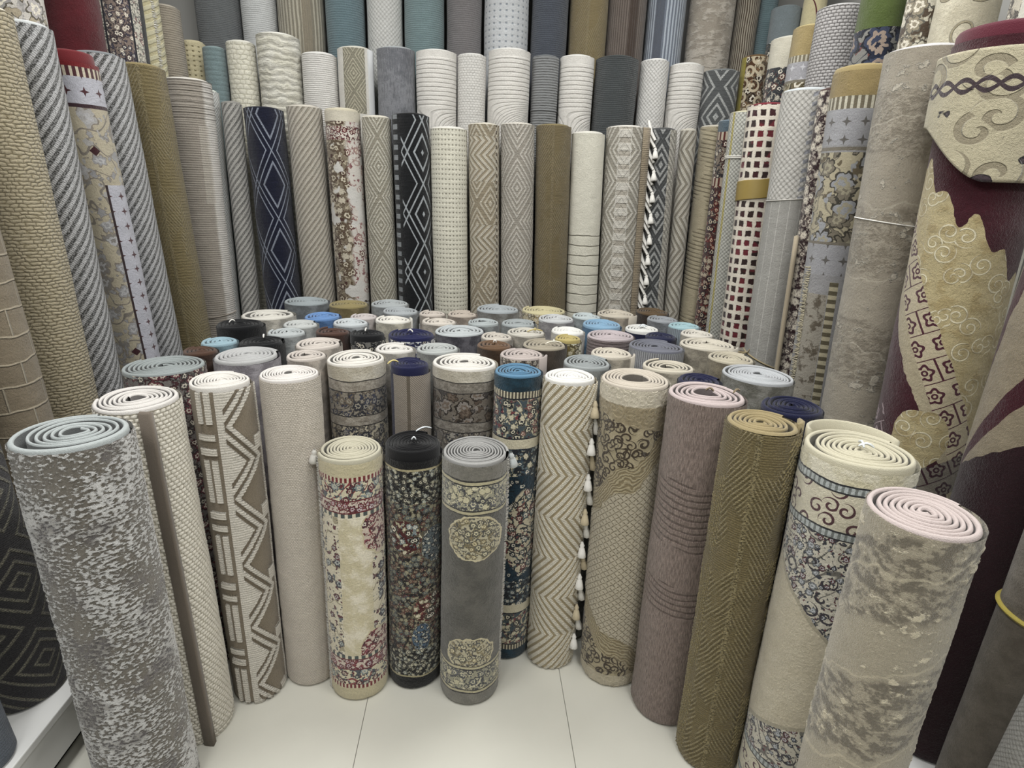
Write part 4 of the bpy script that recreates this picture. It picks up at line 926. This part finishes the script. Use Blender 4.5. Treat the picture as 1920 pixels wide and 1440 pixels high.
T('t13', 'narrow beige zigzag rug roll in the back right corner', mt('t13', p_chev, c='#cfc9bb', c2='#948c7c', p=.028, pv=.3, a=.1), '#d5cfc0')

# second tier
def ML(c='#e4dfd8'): return p_carve
T('m0', 'plain teal rug roll in the back left corner above', mt('m0', p_plain, c='#7f9598', rib=.02, amp=.0005), '#93a8aa', GM)
T('m1', 'cream quilted rug roll beside the teal rug', mt('m1', p_weave, c='#e3dfcd', gap='#d3ceb8', p=.028, q=.02, amp=.003, jit=1.5, wv=.01), '#ece9dc', GM)
T('m2', 'cream fluffy rug roll standing highest of the second tier', mt('m2', p_plain, c='#e4e1d4', c2='#d8d4c2', msc=14.0, rib=.03, amp=.0022, wav=.05), '#edebe0', GM)
T('m3', 'white finely ribbed rug roll left of the beige lattice rug', mt('m3', p_plain, c='#dcd9d4', rib=.0085, amp=.001), '#e9e7e2', GM)
def fm4(u, v):
    a_, h_ = p_diam(u, v, '#c3bca4', '#95907c', pu=.11, pv=.15, n=4.0, u0=-.01)
    inn = band(u, -.06, .045)*(v > 1.26)
    return mix(inn, '#d9d5cc', a_), h_*inn
r = T('m4', 'beige diamond-lattice rug roll with white side edge', mt('m4', fm4), '#dbd6c8', GM)
r.strip('loose_edge', arc(r.r+.004, .75, 1.2, 8), .3, r.L-.01, .012, plainmat('white backing', '#d6d8da'))
T('m5', 'slate grey plush rug roll in the second tier', mt('m5', p_distress, c='#8b8d93', c2='#74767d', c3='#63656c', sc=40.0, asp=3.0, soft=.12, amp=.0006), '#a9b0b2', GM)
for k, lab in (('m6', 'white carved-groove rug roll right of the slate grey rug'), ('m8', 'white carved-groove rug roll above the olive and taupe rugs'), ('m10', 'white carved-groove rug roll left of the dark grey rug'), ('m13', 'white carved-groove rug roll right of the dark grey rug, near the corner')):
    rr = random.Random(k)
    T(k, lab, mt(k, p_carve, c='#e2ded7', L=P[k][5]-P[k][2], u0=rr.uniform(-.06, .06), v0=-.33 + rr.uniform(-.04, .04)), '#eceae4', GM)
T('m7', 'white honeycomb-weave rug roll between two carved white rugs', mt('m7', p_weave, c='#dedbd6', gap='#c2bfba', p=.016, q=.011, amp=.0016), '#e6e3de', GM)
r = T('m9', 'grey rope-ribbed rug roll tied with string', mt('m9', p_plain, c='#8d8f90', rib=.011, amp=.002), '#777b7d', GM)
r.ring(r.L - .235, .0025, plainmat('grey string', '#6d6f70'))
T('m11', 'dark charcoal rug roll in the second tier', mt('m11', p_plain, c='#4c5153', rib=.008, amp=.0008), '#454b4b', GM)
T('m12', 'white rug roll with fine diagonal weave right of the charcoal rug', mt('m12', p_lattice, c='#dedcd8', c2='#c4c2be', p=.018), '#e9e7e3', GM)
T('m14', 'grey rug roll with white diamonds in the back right corner', mt('m14', p_diam, c='#c0c2c0', c2='#5f6263', pu=.2, pv=.26, n=3.0, v0=.45, cut=.62), '#7e8383', GM)

# top tier
def K(k, lab, m): T(k, lab, m, '#cccccc', GK, hemh=.02)
K('k1', 'dark grey finely ribbed rug roll at the upper left', mt('k1', p_plain, c='#74787a', rib=.0075, amp=.0007))
K('k2', 'white finely ribbed rug roll at the upper left', mt('k2', p_plain, c='#d2d4d4', rib=.0085, amp=.0008))
K('k3', 'beige bark-striped rug roll with a wide tan stripe', mt('k3', p_stripes, c='#bcb5a2', c2='#8f8876', p=.019, c3='#978d79', wide=.025))
K('k4', 'teal rug roll at the top, beside the tan-striped rug', mt('k4', p_plain, c='#6f8890', rib=.01, amp=.0007))
K('k5', 'white patterned rug roll between two teal rugs', mt('k5', p_lattice, c='#d8d8d4', c2='#bebdb9', p=.02))
K('k6', 'pale teal rug roll at the top above the slate grey rug', mt('k6', p_plain, c='#7d9598', rib=.009, amp=.0007))
K('k7', 'taupe grey rug roll at the top centre', mt('k7', p_plain, c='#837f80', rib=.009, amp=.0007))
K('k8', 'light grey check-patterned rug roll at the top centre', mt('k8', p_dots, c='#d0d3d6', gap='#9ba3ad', p=.03, q=.026, amp=.0015))
K('k9', 'dark blue-grey rug roll at the top left of the olive rug', mt('k9', p_plain, c='#565c68', rib=.009, amp=.0007))
K('k10', 'olive knitted rug roll in the top tier', mt('k10', p_cable, c='#8d7c54', c2='#ab9b72', pv=.4, pu=.12))
K('k11', 'brown pinstriped rug roll with dark brown stripes', mt('k11', p_stripes, c='#85786f', c2='#675b53', p=.012, c3='#55463d', wide=.035, wav=.2))
K('k12', 'blue-grey rug roll with white pinstripes', mt('k12', p_stripes, c='#b9c3d0', c2='#7b8494', p=.016, c3='#676e7c', wide=-.03, wav=.2))
K('k13', 'pale beige mottled plush rug roll at the top right', mt('k13', p_distress, c='#c4bbae', c2='#aaa091', c3='#948a7c', sc=46.0, soft=.1))
K('k14', 'dark brown bark-striped rug roll at the top right', mt('k14', p_stripes, c='#b5ab98', c2='#5f5243', p=.011, wav=1.2))
K('k15', 'narrow teal rug roll at the top right', mt('k15', p_plain, c='#6f888e', rib=.009, amp=.0007))

# ---------------------------------------------------------------- rolls: left wall
brk = lambda u, v: (lambda m: (mix(m, mix(noise(u, v, 26.0, 4.0), '#a1927a', '#8d7e66'), '#c3b59c'), m*.004))(mx(ss(ab(fr(v/.062 + (noise(u, v, 9.0, 2.0) - .5)*.5) - .5), .43, .49), ss(ab(fr(u/.1 + fl(v/.062)*.5) - .5), .465, .495)))
Roll('l1', 'beige brick-patterned plush rug roll at the far left edge', GL, mt('l1', brk), '#d5cab8', n=4, hole=.3)
Roll('l2', 'tall cream loop-knit rug roll at the left edge', GL, mt('l2', p_weave, c='#bdb092', gap='#948766', p=.021, q=.0088, amp=.004, off=.41, jit=2.2, wv=.012), '#d9cfba', n=4, hole=.3, fine=.005)
dg = lambda k, p_: mt(k, p_diag, c='#c6c6c8', c2='#4c4c4a', p=p_, k=1.35, tw=.009)
Roll('l3', 'grey and white diagonal rope-striped rug roll, nearer of two on the left', GL, dg('l3', .032), '#c9cccc', n=4, hole=.3)
def fl4(u, v):
    s = 1.63 - v
    em = flowers(u, v, '#c4b99f', ('#a9a8aa', '#97928c', '#b9b6b4'), sc=15.0, size=.42, vine='#8e867c', core='#c3c2c4', outline='#9a9083', fill=.75, vsc=9.0)
    dx, dy, rr_, k1, k2 = voro(u, v, 9.0, .9)
    em = mix((ab(dx) + ab(dy) < .014)*(k1 < .5), em, '#4a2228')
    st = stars('#c6c6d2', '#5b2d34', .045)
    bd = (u > .02)*(s > .36)
    c_ = mix(bd, em, mix(band(u, .02, .027), st(u - .044, v), '#3c2a2c'))
    c_ = mix(band(s, .14, .15), c_, '#4a3038'); c_ = mix(band(s, .07, .14), c_, st(u, v - .015))
    c_ = mix(band(s, .045, .07), c_, beads('#d8cdb4', '#5b2d34', .016)(u, v))
    return mix(s < .045, c_, '#8c1c22'), None
r = Roll('l4', 'beige rug roll with red top hem and white star border on the left', GL, mt('l4', fl4), '#7d141c', n=4, hole=.3, hemh=.05)
Roll('l5', 'grey and white diagonal rope-striped rug roll, farther of two on the left', GL, dg('l5', .03), '#7e8386', n=4, hole=.3)
Roll('l6', 'olive brown cable-knit rug roll on the left', GL, mt('l6', p_cable, c='#7f7048', c2='#a8996e', row=.011, pv=.33, pu=.11), '#8d7d50', n=4, hole=.3, fine=.005)
def fl7(u, v):
    s = sin(v*(TAU/.02))*ss(v, 1.5, 1.54)
    rg = sin(v*(TAU/.009))
    c_ = mix(ss(u + (noise(u, v, 9.0, 2.0) - .5)*.02, .045, .06), '#a1988c', '#cbc6bf')
    c_ = mix(band(v, 1.2, 1.5)*band(u, .02, .06)*.5, c_, '#c0b8ac')
    return mix(ss(s, .2, .9)*.4, c_, '#7d7468'), rg*.0007 - ss(s, .2, .9)*.003
r = Roll('l7', 'greige finely ribbed rug roll beside the olive cable-knit rug', GL, mt('l7', fl7), '#ddd8cd', n=4, hole=.3)
r.ring(.72, .0022, plainmat('greige string', '#938a7d'), tilt=.01)
Roll('l8', 'narrow white herringbone rug roll next to the back left corner', GL, mt('l8', p_lattice, c='#d5d6d4', c2='#b4b5b2', p=.014), '#dfe6da', n=4, hole=.3)
Roll('l9', 'dark charcoal zigzag rug roll standing at the lower left edge', GL, mt('l9', p_diam, c='#96927f', c2='#3d3b3e', pu=.26, pv=.24, n=3.5, cut=.7, kn=.75, u0=.06), '#4d4b4c', n=4, hole=.3, fine=.005)
P['l10'] = (-1.13, 1.07, .2, -1.15, 1.01, 1.2, .07)
Roll('l10', 'slate blue rug roll cut off by the lower left corner', GL, mt('l10', p_plain, c='#66707f', rib=.008, amp=.0008), '#7d8694', n=4, hole=.3)
U = lambda k, lab, m, hem='#cfc8bb', **kw: Roll(k, lab, GU, m, hem, n=4, hole=.3, **kw)
U('u1', 'pale grey floral rug roll at the top left corner', mt('u1', lambda u, v: (flowers(u, v, '#cfc9c0', ('#b3a68c', '#bdb7b4', '#a3a09c'), sc=14.0, size=.4, vine='#a8a46c'), None)))
U('u2', 'dark crimson plush rug roll at the top left', mt('u2', p_plain, c='#64121d', c2='#560f18', msc=8.0, sheen=.2), '#64121d')
def fu3(u, v):
    i = flowers(u, v, '#8d7b70', ('#4a4658', '#a8988a', '#5b4a4c'), sc=40.0, size=.46, vine='#54485a')
    b = flowers(u, v, '#cfcabb', ('#a8a698', '#6f6d6a', '#8c5a58'), sc=46.0, size=.4)
    fx = (ab(u - .0) < .048)
    c_ = mix(fx, b, mix(ab(ab(u) - .045) < .004, i, '#22232e'))
    return mix(u > .085, c_, '#17181c'), None
U('u3', 'brown and navy floral rug roll with black edge at the upper left', mt('u3', fu3))
U('u4', 'narrow cream fringed rug roll at the upper left', mt('u4', p_diag, c='#e3dcb8', c2='#c9bd8e', p=.03, k=.5)).fringe(.5, .9, 1.74, W_, 160, .016)
U('u5', 'tan finely ribbed rug roll at the upper left', mt('u5', p_plain, c='#a89d8c', rib=.009, amp=.0009), '#c3b9a8')
U('u6', 'small yellowish waffle-knit rug roll at the upper left', mt('u6', p_dots, c='#d3c79f', gap='#a3956a', p=.026, q=.02, amp=.004), '#d9cda4')
U('u7', 'pale grey and tan floral rug roll behind the tan ribbed rug', mt('u7', lambda u, v: (flowers(u, v, '#c9cccb', ('#9d8a6c', '#b3b3ae', '#877458'), sc=9.0, size=.46), None)))

# ---------------------------------------------------------------- rolls: right wall
W4 = lambda k, lab, m, hem='#d2cbbb', g=GR, **kw: Roll(k, lab, g, m, hem, n=4, hole=.3, **kw)
def fr1(u, v):
    rg = sin(v*(TAU/.019) + u*60.0); on = ss(noise(u, v, 7.0, 2.0), .42, .5)
    return mix(ss(rg, .0, .8)*on*.5, '#b5a98c', '#81765c'), -ss(rg, 0.0, .8)*on*.003
W4('r1', 'olive beige grooved rug roll next to the back right corner', mt('r1', fr1))
pr = flo('#5a3a38', ('#8d2f2a', '#b9a994', '#2d2a36'), sc=30.0, size=.46, vine='#c0aa90', core='#d9c8aa')
W4('r2', 'narrow dark red Persian-patterned rug roll on the right', mt('r2', p_persian, L=1.628, both=False, field=pr, bands=((.05, '#5d6f7c'), (.035, beads('#6b2421', '#c9b9a2', .02)), (.16, flo('#8d7f70', ('#3f3a40', '#b5a690', '#5a2a28'), sc=34.0, size=.44)), (.035, beads('#6b2421', '#c9b9a2', .02)))), '#7d8f9c')
r = W4('r3', 'narrow silver lattice rug roll with yellow edges tied with white string', mt('r3', lambda u, v: (lambda a: (mix(mx(band(u, -.052, -.042), u > .05), a[0], '#b8ab5e'), a[1]))(p_lattice(u, v, '#d0cfc6', '#9a9a92', p=.017))), '#d9d1b0')
r.ring(1.46, .003, W_, loops=2)
r = W4('r4', 'cream rug roll with dark maroon squares and gold tape', mt('r4', p_squares), '#8c1f2c')
r.patch('gold_tape', -2.2, 2.2, lambda t: 1.30 + .01*t, lambda t: 1.372 + .008*t, .004, plainmat('gold tape', '#a38a45', .3, 0, .05, 30, .6), thick=.004)
def fr5(u, v):
    a_, h_ = p_lattice(u, v, '#cfccc6', '#a9a69f', p=.02)
    sp = (sin((v*1.0 - u*.3)*(TAU/.03)) > .2)*band(u, .02, .06)*(v > 1.2)
    low = mix(ss(fr(u/.034), .04, .1), '#d3d1cb', '#b0aea8')
    return mix(v > 1.3, mix(noise(u, v, 90.0, 2.0)*.4, low, '#96948e'), mix(sp*.6, a_, '#7b8298')), h_*(v > 1.3)
r = W4('r5', 'light grey ribbed rug roll with blue flecks tied with twine', mt('r5', fr5), '#cdd2d6')
r.ring(1.3, .0022, plainmat('grey thread', '#b5b2aa'), tilt=.008)
r.ring(.71, .0032, plainmat('jute twine', '#9c8c68'), tilt=-.03, knot=-1.0)
r = W4('r6', 'narrow maroon Persian rug roll with tan edge strip', mt('r6', lambda u, v: (flowers(u, v, '#3a1c22', ('#b3a79b', '#7d6a64', '#c9bdae'), sc=36.0, size=.5, vine='#b3a79b'), None)), '#5a4038')
r.strip('loose_edge', [(-r.r*.95, -r.r*.4), (-r.r*1.05, -r.r*.7), (-r.r*1.0, -r.r*1.1)], 0, r.L*.72, .014, plainmat('tan edge', '#b5a68c'))
def fr7(u, v):
    s = 1.68 - v
    em = mix(ss(noise(u, v, 22.0, 4.0, 2.0, .7), .5, .6), '#a9a294', '#6b6050')
    pan = flowers(u, v, '#bfb496', ('#8b8270', '#a7a9ae', '#75684f'), sc=13.0, size=.46, vine='#8b8270', core='#b0a88e')
    gr = mix(noise(u, v, 200.0, 2.0)*.5, '#aaa9ab', '#8d8c8e')
    bd = beads('#cfc6a8', '#756a50', .05)
    c_ = mix(band(u, -.09, -.005)*(s > .66), gr, em)
    c_ = mix(band(u, -.003, .022)*(s > .62), c_, mix(band(fr(v/.026), .25, .75), '#c9bf9f', '#6f664e'))
    c_ = mix(band(s, .24, .5), c_, pan)
    c_ = mix(band(s, .12, .22)*1.0, c_, stars('#a9a9ae', '#6e6a66', .05)(u, v))
    c_ = mix(band(s, .5, .6), c_, stars('#a9a9ae', '#6e6a66', .05)(u, v))
    c_ = mix(band(s, .085, .12), c_, beads('#cfc9b4', '#7a705a', .018)(u, v))
    ln = mx(band(s, .225, .235), band(s, .5, .508))
    c_ = mix(ln, c_, '#877f70')
    return mix(s < .085, c_, '#a08a58'), None
r = W4('r7', 'grey-beige ornate rug roll with tan top band and beaded stripe', mt('r7', fr7, bump=1.5), '#b09a63', hemh=.03)
r.fringe(-.85, .0, 1.1, plainmat('cream fringe', '#d3c8a8'), 300, .022)
r = W4('r8', 'tall grey-beige plaster-textured rug roll beside the maroon rug', mt('r8', p_slab, bump=3.0, c='#aba18f', c2='#c6bdab', c3='#8f8574', sc=30.0, sheen=.4), '#d5d2d2', fine=.005)
r.ring(1.25, .0018, W_, tilt=-.01)

# the big maroon carpet: roll, folded-over flap, gold medallions
def gold(u, v):
    cu, m = curls(u, v, '#c3b283', '#e9dfbd', sc=19.0, rand=1.0, wid=.2, turns=24.0)
    n_ = noise(u, v, 30.0, 4.0, 2.0)
    return mix(ss(n_, .5, .62)*.5, cu, '#a8905a'), m*.004 + n_*.006
def roset(u, v, sc=17.0):
    x, y = u*.86 + v*.5, v*.86 - u*.5
    fx, fy = (fr(x*sc) - .5), (fr(y*sc) - .5)
    rr_ = sq(fx*fx + fy*fy); th = M('ARCTAN2', fy, fx)
    pet = ab(rr_ - (cos(th*5.0)*.05 + .27)) < .055
    frm = mx(ab(fx), ab(fy)) > .46
    return mx(mx(pet*1.0, (ab(rr_ - .09) < .035)*1.0), frm*(fr(fl(y*sc)*.5) > .2))
MAR = '#511022'
def f_maroon(u, v, L=1.67):
    s = L - v
    wob = (noise(u, v, 28.0, 2.0, 1.0) - .5)*.03 + sin(u*70.0 + v*25.0)*.008
    dg_ = s - .58 - (u + .12)*2.0 + wob
    g, gh = gold(u, v)
    ro = roset(u, v)
    base = mix(noise(u, v, 60.0, 3.0), MAR, '#420b1b')
    edge = mix(noise(u, v, 80.0, 2.0), '#c3b697', '#b0a284')
    up = (s - .40 - u*.9 + sin(u*95.0)*.018 + wob) > 0.0
    c_ = mix(up*(dg_ < -.15), base, g)
    c_ = mix(band(dg_, -.15, 0.0)*up, c_, mix(ro, '#cbbd9d', '#5a2134'))
    c_ = mix(band(dg_, 0.0, .06), c_, edge)
    e = ((u - .0)*(u - .0))/(.06*.06) + ((s - .92)*(s - .92))/(.075*.075) + wob*12.0
    c_ = mix(e < 1.0, c_, g)
    c_ = mix((s > 1.0 - u*.5)*(s < 1.1 - u*.5), c_, mix(ro, '#8d8578', '#42182a'))
    e2 = ((u + .12)*(u + .12))/(.035*.035) + ((s - .93)*(s - .93))/(.07*.07)
    c_ = mix((e2 < 1.0)*ro, c_, '#b39aa0')
    on = mx(up*(dg_ < -.15)*1.0, (e < 1.0)*1.0)
    return c_, on*gh + band(dg_, -.15, .06)*.004
r = W4('r9', 'big maroon carpet roll with gold scrolls and a cream folded flap', mt('r9', f_maroon, sheen=.35), '#6d1a30', fine=.005, hemh=.05, cat='carpet')
def f_flap(u, v):
    cu, m = curls(u, v + .02, '#c6bc9c', '#9d9278', sc=11.0, rand=.8, wid=.3, turns=15.0, fill=.8)
    c_ = mix(noise(u, v, 14.0, 3.0)*.35, cu, '#b5a98c')
    ch = ab(sin(u*(TAU/.07))*.012 - (v - 1.545)) ; ch2 = ab(-sin(u*(TAU/.07))*.012 - (v - 1.545))
    c_ = mix((mn(ch, ch2) < .005), c_, '#4a3a40')
    lf = flowers(u, v, c_, ('#4c3d44', '#5a4a50', '#4c3d44'), sc=9.0, size=.4, fill=.12, core='#5a4a50')
    return mix(band(v, 1.3, 1.5), c_, lf), m*-.003
def sm(t): t = max(0, min(1, t)); return t*t*(3-2*t)
r.patch('folded_flap', -1.75, 1.9, lambda t: r.L - .2 - .12*sm((t + 1.3)/1.4), lambda t: r.L - .055, .022, mt('r9flap', f_flap, sheen=.4), nt=60, nz=40, thick=.02)
def f_fold(u, v):
    nz_ = (noise(u, v, 18.0, 2.0) - .5)*.05
    c_ = mix(noise(u, v, 40.0, 3.0), '#a8997f', '#8d8069')
    a_ = (u + .185)/mx(v - .64, .02) + nz_
    c_ = mix(mx(band(a_, .1, .17), band(a_, .42, .55)), c_, '#4a0d1e')
    low = v - .72 - (u + .165)*.8 + nz_*.4
    return mix(low < 0.0, c_, mix(noise(u, v, 30.0, 2.0), '#2a0c15', '#35101c')), None
W4('r10', 'dark maroon carpet roll with cream striped upper fold at the right edge', mt('r10', f_fold), '#4a0d1e', fine=.005, cat='carpet')
r = W4('r11', 'brown-grey plush rug roll with yellow tie at the lower right edge', mt('r11', p_plain, c='#877e72', c2='#756c60', msc=20.0), '#8d8478')
r.ring(.52, .0055, plainmat('yellow tape', '#b3a03c', .4), tilt=-.012)
W4('r12', 'pale grey woven rug roll cut off by the lower right corner', mt('r12', p_lattice, c='#b9b7b3', c2='#9d9b97', p=.012), '#c3c1bd')
V = lambda k, lab, m, hem='#d2cbbb', **kw: W4(k, lab, m, hem, GV, **kw)
V('v1', 'dark slate floral rug roll at the top of the right corner', mt('v1', lambda u, v: (mix(v < 1.66, '#7f8b90', flowers(u, v, '#4a4f55', ('#b9b39c', '#6d747a', '#2c2f36'), sc=16.0, size=.48, vine='#b9b39c')), None)), '#7f8b90')
V('v2', 'brown scroll-patterned rug roll with yellow edge at the right corner', mt('v2', lambda u, v: (mix(u < -.045, curls(u, v, flowers(u, v, '#5f3c22', ('#c9b795', '#8d6a48', '#3a2416'), sc=22.0, size=.46), '#d3c3a4', sc=16.0, wid=.4)[0], '#a3952e'), None)), '#7a5a34')
V('v3', 'cream-topped rug roll with dark blue flowers on the right', mt('v3', lambda u, v: (mix(v > 1.5 + .0, flowers(u, v, '#3d4148', ('#b5afa0', '#22283c', '#6d3f3c'), sc=30.0, size=.48, vine='#c3bca8'), '#e0dac6'), None)), '#e6e1d2')
V('v4', 'pale yellow rug roll with a maroon tendril behind the right rugs', mt('v4', lambda u, v: (mix(1.0 - ss(ab(fr(noise(u, v, 5.0, 1.0)*3.0) - .5), .02, .04), '#d9cd9f', '#6d2a34'), None)))
V('v5', 'beige rug roll with tan top band and silver border on the right', mt('v5', lambda u, v: (lambda s: (mix(s < .08, mix(band(s, .08, .105), mix(band(s, .105, .17), mix(s < .18, flowers(u, v, '#b8ae92', ('#8d7d58', '#a39a80', '#75684a'), sc=14.0, size=.5), '#8a8270'), stars('#b3b2b8', '#d9d9de', .045)(u, v)), beads('#cfc9b4', '#8a8068', .016)(u, v)), '#b39d68'), None))(1.587 - v)), '#c9b57c')
V('v6', 'silver grey pebble-weave rug roll on the upper right', mt('v6', p_weave, c='#bdb9b8', gap='#75716f', p=.018, q=.011, amp=.004), '#c9c6c5')
V('v7', 'rug roll with green top and dark blue medallion flowers', mt('v7', lambda u, v: (mix(v > 1.5, flowers(u, v, '#8d8c86', ('#1f2740', '#3a4460', '#7b4440'), sc=12.0, size=.56, vine='#2c3040', core='#a89484'), '#56682c'), None)), '#56682c')
V('v8', 'narrow brown and cream scroll rug roll on the upper right', mt('v8', lambda u, v: (flowers(u, v, '#5d4c3c', ('#c9c2ae', '#a39880', '#d5cfbc'), sc=20.0, size=.54, vine='#c9c2ae'), None)))
V('v9', 'cream damask rug roll above the grey-beige plaster rug', mt('v9', lambda u, v: curls(u, v, dam('#cbc2a8', '#d9d1b8', 12.0)(u, v), '#a89d80', sc=10.0, wid=.14, fill=.5)))
V('v10', 'pale rug roll with a dark floral band at the top right corner', mt('v10', lambda u, v: (mix(u < -.07, '#dcd9cb', flowers(u, v, '#cfc6b2', ('#6d655c', '#8d8578', '#a89d8c'), sc=24.0)), None)))
